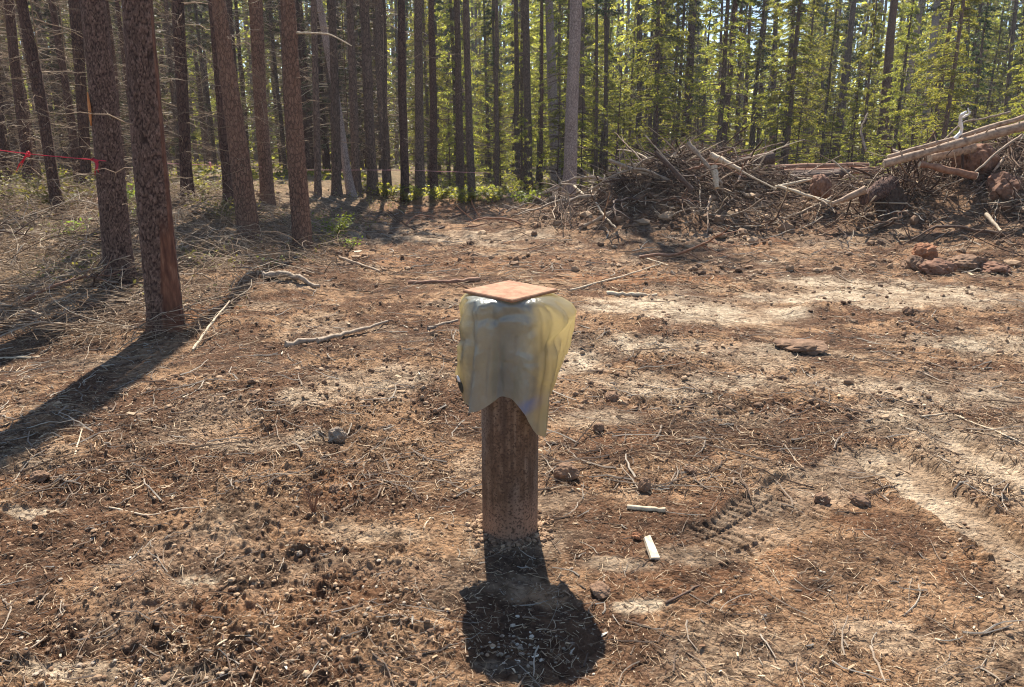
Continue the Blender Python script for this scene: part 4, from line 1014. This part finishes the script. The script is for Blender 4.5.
# left brush
for i in range(120):
    y = 5.8 + 9 * rf.random(); x = -2.3 - .07 * y - rf.random() ** .9 * (2 + .42 * y)
    put_branch(x, y, rf.uniform(.4, 1.25), rf.uniform(0, 6.28), rf.uniform(-.02, .28), rf.choice(['grey', 'grey', 'dark', 'brown', 'dark']), i,
               'bare forked dead branch lying in the brush under the left pines', 'dead branches under the left pines', .06, thick=.8)
for i in range(105):
    m = MOUNDS[rf.choice([0, 0, 1, 1, 1, 2, 3, 4, 4, 5, 5, 6, 7])]
    x = m[0] + rf.gauss(0, .6) * m[2]; y = m[1] + rf.gauss(0, .5) * m[3]
    put_branch(x, y, rf.uniform(.6, 1.7), rf.uniform(0, 6.28), rf.uniform(-.25, .4), rf.choice(['grey', 'dark', 'dark', 'dark', 'brown', 'grey']), i,
               'bare forked branch tangled in the slash heap', 'branches tangled in the slash heap', .1, thick=rf.uniform(.7, 1.4))
for i in range(26):
    px, py = rf.uniform(350, 700), rf.uniform(214, 232); X, Y, Z = G(px, py)
    put_branch(X, Y, rf.uniform(.5, 1.4), rf.uniform(0, 6.28), rf.uniform(0, .2), rf.choice(['grey', 'dark', 'brown']), i, 'loose dead branch lying at the far side of the clearing', 'branches along the far side of the clearing', .03)

SPL = [branch_geo(260 + i, 1., .020, 1, .06).mesh('broken_stick', M_palewood if i % 2 else M_log) for i in range(4)]
for i in range(60):
    m = MOUNDS[rf.choice([0, 0, 1, 1, 1, 2, 3, 4, 4, 5, 5, 6, 7])]; x = m[0] + rf.gauss(0, .6) * m[2]; y = m[1] - .3 + rf.gauss(0, .5) * m[3]; s_ = rf.uniform(.35, 1.3)
    tag(link('broken_stick', SPL[i % 4], None, (x, y, float(hz([x], [y])[0]) + rf.uniform(.08, .3)), (rf.uniform(0, 6), rf.uniform(-.7, .7), rf.uniform(0, 6.28)), (s_, s_ * .8, s_ * .8)),
        'short pale broken stick poking out of the slash heap', 'stick', 'pale broken sticks in the slash heap')
# individual sticks and logs, placed where they lie
def stick(a, b, Ya, Yb, r0, r1, material, name, label, cat, mids=(), S=9, ends=True, jit=.004, seed=0):
    A = W(a[0], a[1], Ya); B = W(b[0], b[1], Yb); pts = [A] + [W(m[0], m[1], m[2]) for m in mids] + [B]
    o0 = A.copy(); P = [p - o0 for p in pts]
    g = curvy(P, r0, r1, None, name, S=S, jit=jit, seed=seed, cap=True)
    if ends:
        root = thing(name, label, cat, A); g.obj('bark', material, root)
        for (e, nx, r_) in ((P[0], P[1], r0), (P[-1], P[-2], r1)):
            d = (e - nx).normalized(); gg = Geo(); gg.tubes(np.array([list(e - d * .004), list(e + d * .006)]), np.array([r_ * .93, r_ * .93]), 12, cap=True); gg.obj('cut_end', M_cut, root)
        return root
    return tag(g.obj(name, material, loc=A), label, cat)
def gs(a, b, r0, r1, material, name, label, cat='stick', mids=(), up=.0, S=8, seed=0):
    """a stick lying on the ground between two pixels of the photograph"""
    pts = []
    for p in [a, *mids, b]:
        X, Y, Z = G(*p[:2]); pts.append(Vector((X, Y, float(hz([X], [Y])[0]) + r0 * .8 + (p[2] if len(p) > 2 else 0))))
    o0 = pts[0].copy()
    g = curvy([p - o0 for p in pts], r0, r1, None, name, S=S, jit=r0 * .25, seed=seed)
    return tag(g.obj(name, material, loc=o0), label, cat)
gs((110, 514), (205, 510), .0045, .002, M_palewood, 'stick', 'long thin pale curved stick on the soil at lower left', mids=[(150, 517), (180, 514)])
gs((76, 463, 0), (84, 441, .02), .005, .003, M_palewood, 'stick', 'short white stick pointing away, left of the clearing', seed=2)
gs((627, 514), (665, 517), .011, .010, M_palewood, 'stick', 'short straight pale stick right of the pipe foot', seed=3)
gs((607, 297), (657, 299), .024, .018, M_palewood, 'stick', 'pale broken branch on orange soil behind the tile', mids=[(630, 298)], seed=4)
gs((318, 348), (388, 327), .022, .012, M_greystick, 'stick', 'grey dead branch pointing at the bag from the left', mids=[(350, 338, .02)], seed=5)
gs((286, 350), (325, 344), .025, .014, M_greystick, 'stick', 'stubby grey branch at the left end of the one pointing at the bag', seed=6)
gs((408, 284), (480, 282), .022, .03, M_logred, 'branch', 'brown branch lying behind the bag to its left', 'branch', mids=[(445, 283)], seed=7)
gs((428, 330), (458, 324), .018, .01, M_greystick, 'stick', 'short grey stick just left of the bag', seed=8)
gs((262, 280), (320, 291), .045, .022, M_greystick, 'branch', 'tapered brown branch end pointing right from the left brush', 'branch', mids=[(290, 283)], seed=9)
gs((0, 362), (40, 358), .010, .006, M_palewood, 'stick', 'thin pale stick crossing the trunk shadow at the left edge', seed=10)
gs((2, 236), (62, 240), .02, .012, M_palewood, 'branch', 'pale broken branch at the left edge of the photo', 'branch', seed=11)
gs((193, 352), (232, 326, .18), .012, .006, M_palewood, 'stick', 'pale bent stick rising beside the peeled trunk foot', mids=[(213, 337, .1)], seed=12)
gs((340, 262), (380, 275), .02, .012, M_greystick, 'branch', 'grey branch on the soil right of the straight pine', 'branch', seed=13)
gs((250, 408), (275, 405), .008, .004, M_darkstick, 'stick', 'short dark stick on pale soil left of the pipe', seed=14)
gs((306, 410), (328, 412), .005, .004, M_darkstick, 'stick', 'thin dark stick on the pale patch left of the bag', seed=15)
gs((920, 420), (1024, 446), .006, .004, M_palewood, 'stick', 'long wavy thin root lying at the right edge', mids=[(950, 417), (975, 428), (1000, 438)], seed=16)
gs((665, 610), (700, 590), .005, .003, M_darkstick, 'stick', 'dark thin stick right of the pipe shadow', seed=17)
gs((424, 535), (455, 515), .0035, .0025, M_palewood, 'stick', 'small hooked pale twig left of the pipe foot', mids=[(430, 522)], seed=18)
gs((0, 672), (62, 632), .004, .002, M_greystick, 'stick', 'thin bent stick in the lower left corner', mids=[(34, 656)], seed=19)
stick((986, 214), (1001, 231), 10.9, 10.5, .03, .02, M_palewood, 'stick', 'pale split piece on the right slope of the heap', 'stick', ends=False, seed=20)
gs((640, 258), (668, 270), .012, .008, M_palewood, 'stick', 'pale stick below the foot of the slash heap', seed=21)
gs((225, 652), (232, 687), .0035, .002, M_darkstick, 'stick', 'thin twig at the bottom edge left of centre', seed=22)
gs((870, 650), (885, 685), .005, .003, M_greystick, 'stick', 'grey twig at the bottom right', seed=23)
gs((570, 292), (660, 270), .014, .008, M_palewood, 'stick', 'long thin pale pole behind the tile to the right', mids=[(615, 282)], seed=24)
# flat pale wood chip, upright in the soil
X, Y, Z = G(652, 558); Z = float(hz([X], [Y])[0])
g = Geo(); P = [(-.020, -.02, 0), (.022, -.012, -.006), (.014, .105, .004), (-.019, .085, .010)]; P += [(p[0] * .9, p[1] * .97, p[2] + .012) for p in P]
g.add(P, [(3, 2, 1, 0), (4, 5, 6, 7), (0, 1, 5, 4), (1, 2, 6, 5), (2, 3, 7, 6), (3, 0, 4, 7)])
tag(g.obj('wood_offcut', M_cut, smooth=False, loc=(X, Y - .03, Z + .006), rot=(R(12), R(5), R(8))), 'flat cream-white wood offcut lying right of the pipe', 'wood')

# logs and large sticks of the heap
stick((884, 164), (1042, 121), 12.2, 11.8, .058, .088, M_log, 'log', 'long pale log slanting up to the right over the heap', 'log', mids=[(960, 143, 12.0)], S=14, seed=1)
stick((888, 157), (1040, 112), 12.7, 12.3, .036, .044, M_log, 'log', 'slimmer pale log lying just behind the long slanting one', 'log', mids=[(960, 137, 12.5)], S=12, seed=2)
stick((930, 158), (972, 148), 12.3, 12.5, .06, .085, M_log, 'log', 'short thick log end under the long slanting log', 'log', S=14, seed=3)
stick((920, 164), (976, 176), 12.0, 11.9, .045, .065, M_logred, 'log', 'stout reddish log below the short thick log end', 'log', S=14, seed=4)
stick((722, 166), (772, 158), 15.0, 15.3, .11, .12, M_darkstick, 'log', 'dark log on top of the heap crossing the pale beam', 'log', S=12, seed=5)
stick((711, 155), (741, 170), 14.0, 13.6, .055, .04, M_palewood, 'log', 'bright pale beam leaning down to the right on the heap top', 'log', S=8, seed=6)
stick((741, 171), (776, 189), 13.6, 13.1, .022, .016, M_palewood, 'pole', 'thin pale pole running down right from the bright beam', 'pole', ends=False, seed=7)
stick((688, 143), (722, 184), 13.7, 13.3, .045, .03, M_greystick, 'pole', 'pale crooked pole standing out of the heap top', 'pole', mids=[(703, 160, 13.5)], ends=False, seed=8)
stick((714, 166), (717, 188), 13.4, 13.2, .06, .04, M_palewood, 'pole', 'short bright upright splinter below the crooked pole', 'pole', ends=False, seed=9)
stick((609, 160), (660, 178), 14.3, 14.0, .03, .035, M_greystick, 'pole', 'grey pole slanting over the left shoulder of the heap', 'pole', mids=[(635, 170, 14.1)], ends=False, seed=10)
stick((656, 153), (692, 190), 13.5, 13.1, .035, .05, M_darkstick, 'pole', 'dark root-like pole slanting down right on the heap', 'pole', mids=[(672, 168, 13.3)], ends=False, seed=11)
stick((575, 198), (614, 178), 18.2, 17.6, .035, .03, M_greystick, 'pole', 'grey stick at the foot of the pale pinkish trunk', 'pole', ends=False, seed=12)
stick((512, 205), (560, 188), 20.5, 20.2, .05, .035, M_greystick, 'pole', 'grey branch slanting up left of the pale pinkish trunk', 'pole', mids=[(535, 196, 20.3)], ends=False, seed=13)
stick((572, 233), (612, 212), 13.3, 13.1, .035, .03, M_greystick, 'pole', 'pale stick at the left foot of the heap', 'pole', ends=False, seed=14)
stick((574, 186), (596, 206), 15.7, 14.5, .025, .02, M_palewood, 'pole', 'thin pale stick slanting down at the left end of the heap', 'pole', ends=False, seed=15)
stick((596, 203), (616, 228), 13.5, 12.7, .02, .015, M_palewood, 'pole', 'pale curved stick hanging down the left face of the heap', 'pole', mids=[(604, 216, 13.1)], ends=False, seed=16)
stick((775, 187), (822, 177), 13.2, 13.4, .028, .024, M_palewood, 'pole', 'long pale pole lying on the middle of the heap', 'pole', mids=[(800, 182, 13.3)], ends=False, seed=17)
stick((778, 186), (832, 203), 13.0, 12.4, .026, .028, M_palewood, 'pole', 'pale pole slanting down to the uprooted stump', 'pole', mids=[(805, 195, 12.6)], ends=False, seed=18)
stick((832, 204), (866, 190), 12.4, 12.2, .032, .07, M_log, 'pole', 'pale curved root joining the uprooted stump from the left', 'pole', ends=False, seed=19)
for j, (x0, y0, x1, y1, YY, r0, tone, lb) in enumerate([(775, 168, 868, 165, 17.5, .07, M_logred, 'topmost of the parallel logs behind the heap'), (778, 173, 880, 170, 16.6, .08, M_logred, 'second from top of the parallel logs behind the heap'),
        (790, 176, 850, 173, 15.6, .10, M_darkstick, 'dark third log of the parallel logs behind the heap'), (782, 181, 838, 176, 14.8, .12, M_darkstick, 'thickest dark log nearest of the parallel logs')]):
    stick((x0, y0), (x1, y1), YY, YY + .4, r0, r0 * .9, tone, 'log', lb, 'log', S=12, seed=30 + j)
stick((892, 150), (916, 160), 13.2, 12.9, .03, .03, M_palewood, 'pole', 'short pale stick above the low end of the long log', 'pole', ends=False, seed=40)
stick((868, 113), (866, 150), 12.9, 12.6, .012, .02, M_greystick, 'pole', 'thin upright twig left of the long pale log', 'pole', mids=[(860, 130, 12.8)], ends=False, seed=41)
stick((975, 172), (1022, 135), 11.8, 12, .015, .022, M_greystick, 'pole', 'thin grey branch hanging under the long pale log', 'pole', mids=[(1000, 150, 11.9)], ends=False, seed=42)
stick((932, 152), (1010, 112), 12.9, 13, .012, .016, M_greystick, 'pole', 'thin twisted branch above the long pale log', 'pole', mids=[(962, 122, 13), (985, 118, 13)], ends=False, seed=43)
# stubs on the long log
L0 = W(884, 164, 12.2); L1 = W(1042, 121, 11.8)
lg = [o for o in bpy.data.objects if o.get('label', '').startswith('long pale log')][0]
for k in range(11):
    f = .12 + .075 * k; p = (L1 - L0) * f; d = Vector((rf.uniform(-.3, .3), rf.uniform(-.6, .1), rf.uniform(.4, 1))).normalized(); l = rf.uniform(.06, .16)
    curvy([p, p + d * l * .5, p + d * l + Vector((rf.uniform(-.08, .08), 0, 0))], .017, .007, None, 'x', S=6).obj('branch_stub', M_greystick, lg)
# white curled branch on the log
stick((955, 139), (966, 112), 12.1, 12.0, .03, .02, M_white, 'curled_branch', 'white curled bare branch sticking up from the long log', 'branch', mids=[(962, 131, 12.1), (960, 120, 12.05), (962, 114, 12.0)], ends=False, seed=50)
tag(stick((961, 118), (968, 108), 12.05, 12.0, .022, .010, M_white, 'curled_branch', 'white forked tip hooked on the curled branch', 'branch', mids=[(970, 114, 12.0)], ends=False, seed=51))

# lumps: clods, stumps, root ball
def lump(px, py, rx, rz, material, name, label, cat, seed, ry=None, Y=None, z=None, rough=.35, sub=4, up=.5):
    if Y is None: X, Y, Z = G(px, py); Z = float(hz([X], [Y])[0])
    else: p = W(px, py, Y); X, Z = p.x, p.z
    bm = __import__('bmesh').new(); __import__('bmesh').ops.create_icosphere(bm, subdivisions=sub, radius=1)
    co = np.array([v.co[:] for v in bm.verts])
    s = seed * 3.1
    n1 = fbm(co[:, 0] * 1.6 + s + co[:, 2], co[:, 1] * 1.6 + co[:, 2] * 1.3, seed, 4) - .5
    n2 = fbm(co[:, 0] * 5 + s + co[:, 2] * 3, co[:, 1] * 5 - co[:, 2] * 4, seed + 3, 3) - .5
    k = 1 + rough * 2.2 * n1 + rough * .8 * n2
    co = co * k[:, None] * [rx, ry or rx * .8, rz]
    for v, c_ in zip(bm.verts, co): v.co = c_
    me = bpy.data.meshes.new(name); bm.to_mesh(me); bm.free(); me.materials.append(material)
    me.polygons.foreach_set('use_smooth', [False] * len(me.polygons))
    return tag(link(name, me, None, (X, Y, Z + rz * up), (0, 0, seed)), label, cat)
lump(338, 444, .055, .05, M_greyclod, 'dirt_clod', 'grey crusty clod standing on pale soil left of the bag', 'clod', 1)
lump(335, 494, .030, .022, M_brownclod, 'dirt_clod', 'dark brown clod below the grey crusty clod', 'clod', 2)
lump(567, 484, .055, .04, M_brownclod, 'dirt_clod', 'reddish brown clod just right of the pipe middle', 'clod', 3)
lump(644, 496, .032, .034, M_brownclod, 'dirt_clod', 'dark clod above the short straight pale stick', 'clod', 4)
lump(600, 596, .038, .022, M_brownclod, 'dirt_clod', 'dark flattish clod right of the pipe shadow', 'clod', 5)
lump(636, 541, .020, .014, M_orange, 'dirt_clod', 'small tan lump touching the white wood offcut', 'clod', 6)
lump(598, 436, .035, .028, M_brownclod, 'dirt_clod', 'brown clod on the soil right of the bag tip', 'clod', 7)
lump(907, 319, .055, .045, M_brownclod, 'dirt_clod', 'single small clod on the pale ground at right', 'clod', 8)
lump(800, 352, .18, .05, M_brownclod, 'dirt_clod', 'wide dark mound of clods on the pale ground right of the bag', 'clod', 9)
lump(612, 400, .05, .03, M_brownclod, 'dirt_clod', 'dark clod on the smooth ground right of the bag', 'clod', 10)
lump(300, 560, .016, .012, M_greyclod, 'dirt_clod', 'small grey clod left of the pipe foot', 'clod', 11)
lump(860, 506, .045, .03, M_brownclod, 'dirt_clod', 'brown clod at the upper end of the tread print', 'clod', 12)
lump(822, 500, .04, .03, M_brownclod, 'dirt_clod', 'brown clod beside the tyre tread print', 'clod', 13)
lump(42, 486, .04, .028, M_brownclod, 'dirt_clod', 'reddish clod at the left edge', 'clod', 14)
lump(690, 478, .03, .02, M_brownclod, 'dirt_clod', 'low brown clod left of the tread print', 'clod', 15)
lump(924, 263, .17, .12, M_orange, 'dirt_clod', 'orange brown block standing on top of the clod cluster', 'clod', 16, rough=.4, up=.8)
lump(912, 272, .17, .12, M_brownclod, 'dirt_clod', 'left block of the clod cluster before the heap', 'clod', 17)
lump(938, 276, .20, .13, M_rootball, 'dirt_clod', 'front block of the clod cluster before the heap', 'clod', 18)
lump(965, 272, .26, .13, M_brownclod, 'dirt_clod', 'dark right block of the clod cluster before the heap', 'clod', 19)
lump(990, 274, .24, .09, M_rootball, 'dirt_clod', 'low reddish block at the right end of the clod cluster', 'clod', 20)
stick((864, 199), (890, 184), 12.2, 12.5, .09, .17, M_bark_brown, 'stump', 'brown uprooted stump flaring to the right in the middle of the heap', 'stump', mids=[(876, 193, 12.3)], S=16, ends=False, seed=21)
lump(893, 207, .26, .34, M_stump_shade, 'root_ball', 'dark lump added as the shadow under the uprooted stump', 'root ball', 22, Y=12.4, up=0)  # dark lump added to stand for the shadow beneath the stump
lump(822, 186, .22, .2, M_rootball, 'stump', 'grey rough stump among the pale poles of the heap', 'stump', 23, Y=13.2, up=0)
lump(664, 196, .35, .3, M_rootball, 'root_ball', 'dark root ball in the left part of the heap', 'root ball', 24, Y=14.2, up=0)
lump(975, 160, .3, .26, M_rootball, 'root_ball', 'reddish root ball under the long pale log', 'root ball', 25, Y=12.6, up=0)
lump(1003, 188, .3, .25, M_rootball, 'root_ball', 'reddish lump of roots at the right end of the heap', 'root ball', 26, Y=11.9, up=0)
# cut stump with bright end, by the pale pinkish trunk
p = W(556, 210, 20.6); zg = float(hz([p.x], [p.y])[0]); root = thing('cut_stump', 'short cut stump with bright white end beside the pale pinkish trunk', 'stump', (p.x, p.y, zg))
Geo().tubes(np.array([(0, .5, .22), (0, .1, .2), (0, -.12, .2)]), np.array([.16, .15, .15]), 14, cap=True).obj('bark', M_bark_brown, root)
Geo().tubes(np.array([(0, -.115, .2), (.01, -.135, .2)]), np.array([.145, .143]), 14, cap=True).obj('cut_face', M_cut, root)
stick((534, 208), (555, 199), 20.3, 20.2, .04, .06, M_greystick, 'pole', 'arched grey root left of the bright cut stump', 'branch', mids=[(545, 204, 20.2), (551, 197, 20.2)], ends=False, seed=60)
# dried weed left of the pipe
X, Y, Z = G(314, 520); Z = float(hz([X], [Y])[0]); root = thing('dried_weed', 'small upright reddish dried weed left of the pipe', 'weed', (X, Y, Z))
r_ = np.random.default_rng(4); n_ = 16; a = r_.random(n_) * 6.28; t = np.linspace(0, 1, 5); h_ = .06 + .09 * r_.random(n_)
P = np.stack([.035 * np.cos(a)[:, None] * t ** 1.5, .035 * np.sin(a)[:, None] * t ** 1.5, h_[:, None] * t], -1)
Geo().tubes(P, np.full((n_, 5), .0014), 4).obj('stems', M_logred, root)

# ------------------------------------------------------------------ flagging tape and strings
def fl(name, c_, rough=.5):
    m, n, b = mat(name, rough, .4); k = N(n); ns = k('TexNoise', {'Vector': coords(k), 'Scale': 30.}); n.links.new(k.mix(ns.outputs[0], c_, tuple(v * .7 for v in c_)), b.inputs['Base Color'])
    t = k('BsdfTranslucent', {'Color': (*c_, 1)}); mx = k('MixShader', {0: .35, 1: b.outputs[0], 2: t.outputs[0]}); n.links.new(mx.outputs[0], n.nodes['Material Output'].inputs['Surface']); return m
M_red = fl('red_tape', (.80, .06, .10)); M_pink = fl('faded_pink_tape', (.75, .40, .42))
TY = ay_ - .05
def string(pts, r, material, label):
    A = pts[0].copy(); tag(curvy([p - A for p in pts], r, r, None, 's', S=5).obj('string', material, loc=A), label, 'string')
string([W(-60, 142, TY + .6), W(28, 154, TY + .2), W(97, 160, TY - .1), W(106, 161, TY - .17)], .0045, M_red, 'red boundary string running from the left edge to the scarred trunk')
string([W(150, 163, 14), W(210, 165, 14), W(262, 167, 14)], .004, M_pink, 'faded pink string between the trunks behind the nearest pines')
string([W(300, 170, 19), W(400, 170, 21), W(490, 173, 23)], .006, M_pink, 'faint pink string crossing the dark trunks left of centre')
def ribbon(px, py, Y, tails, label, material=M_red, w_=.028):
    p = W(px, py, Y); g = Geo(); root = thing('flagging_ribbon', label, 'ribbon', p)
    def tape(pts, wd, name):
        P = [Vector(q) for q in pts]; n_ = len(P); V = []
        for i, q in enumerate(P):
            tw = i * .7; s = Vector((math.cos(tw) * .8, math.sin(tw), .25)).normalized() * wd * .5; V += [q - s, q + s]
        o = Geo().add([list(v) for v in V], [(2 * i, 2 * i + 1, 2 * i + 3, 2 * i + 2) for i in range(n_ - 1)]).obj(name, material, root); md = o.modifiers.new('t', 'SOLIDIFY'); md.thickness = .001
    Geo().tubes(np.array([(-.02, 0, .01), (0, -.005, 0), (.02, 0, -.008)]), np.array([.012, .022, .012]), 8, cap=True).obj('knot', material, root)
    for t in tails: tape(t, w_, 'tail')
ribbon(28, 155, TY + .15, [[(0, 0, 0), (-.04, -.01, -.04), (-.09, -.02, -.09), (-.14, -.02, -.17)], [(0, 0, 0), (.03, -.02, .02), (.02, -.03, .04), (-.01, -.01, .01)], [(0, 0, 0), (-.03, 0, -.01), (-.05, -.01, -.06), (-.1, 0, -.13)]],
       'red flagging ribbon with a long tail, left one on the red string')
ribbon(96, 161, TY - .12, [[(0, 0, 0), (.01, -.01, -.05), (-.01, -.02, -.09), (-.02, -.02, -.15)], [(0, 0, 0), (.02, -.02, -.03), (.01, -.02, -.08), (.02, -.01, -.11)], [(0, 0, 0), (-.03, -.02, .01), (-.02, -.02, .03), (0, 0, .01)]],
       'red flagging ribbon hanging against the scarred trunk')
ribbon(210, 163, 14, [[(0, 0, 0), (.01, 0, -.06), (0, 0, -.13)]], 'small faded pink ribbon between the trunks', M_pink, .03)
for o in list(bpy.data.objects):
    if o.get('label') == 'x': bpy.data.objects.remove(o)
print('objects', len(bpy.data.objects))

# ------------------------------------------------------------------ haze
HAZE = .0006
if HAZE:
    m = bpy.data.materials.new('haze'); m.use_nodes = True; n = m.node_tree
    n.nodes.remove(n.nodes['Principled BSDF']); v = n.nodes.new('ShaderNodeVolumePrincipled'); v.inputs['Density'].default_value = HAZE; v.inputs['Color'].default_value = (.85, .9, 1, 1); v.inputs['Anisotropy'].default_value = .35
    n.links.new(v.outputs[0], n.nodes['Material Output'].inputs['Volume'])
    x0, x1, y0, y1, z0, z1 = -340, 340, -340, 340, -3, 27
    P = [(x, y, z) for z in (z0, z1) for x, y in ((x0, y0), (x1, y0), (x1, y1), (x0, y1))]
    tag(Geo().add(P, [(3, 2, 1, 0), (4, 5, 6, 7), (0, 1, 5, 4), (1, 2, 6, 5), (2, 3, 7, 6), (3, 0, 4, 7)]).obj('haze', m, smooth=False), kind='stuff')
    sc.cycles.volume_bounces = 0
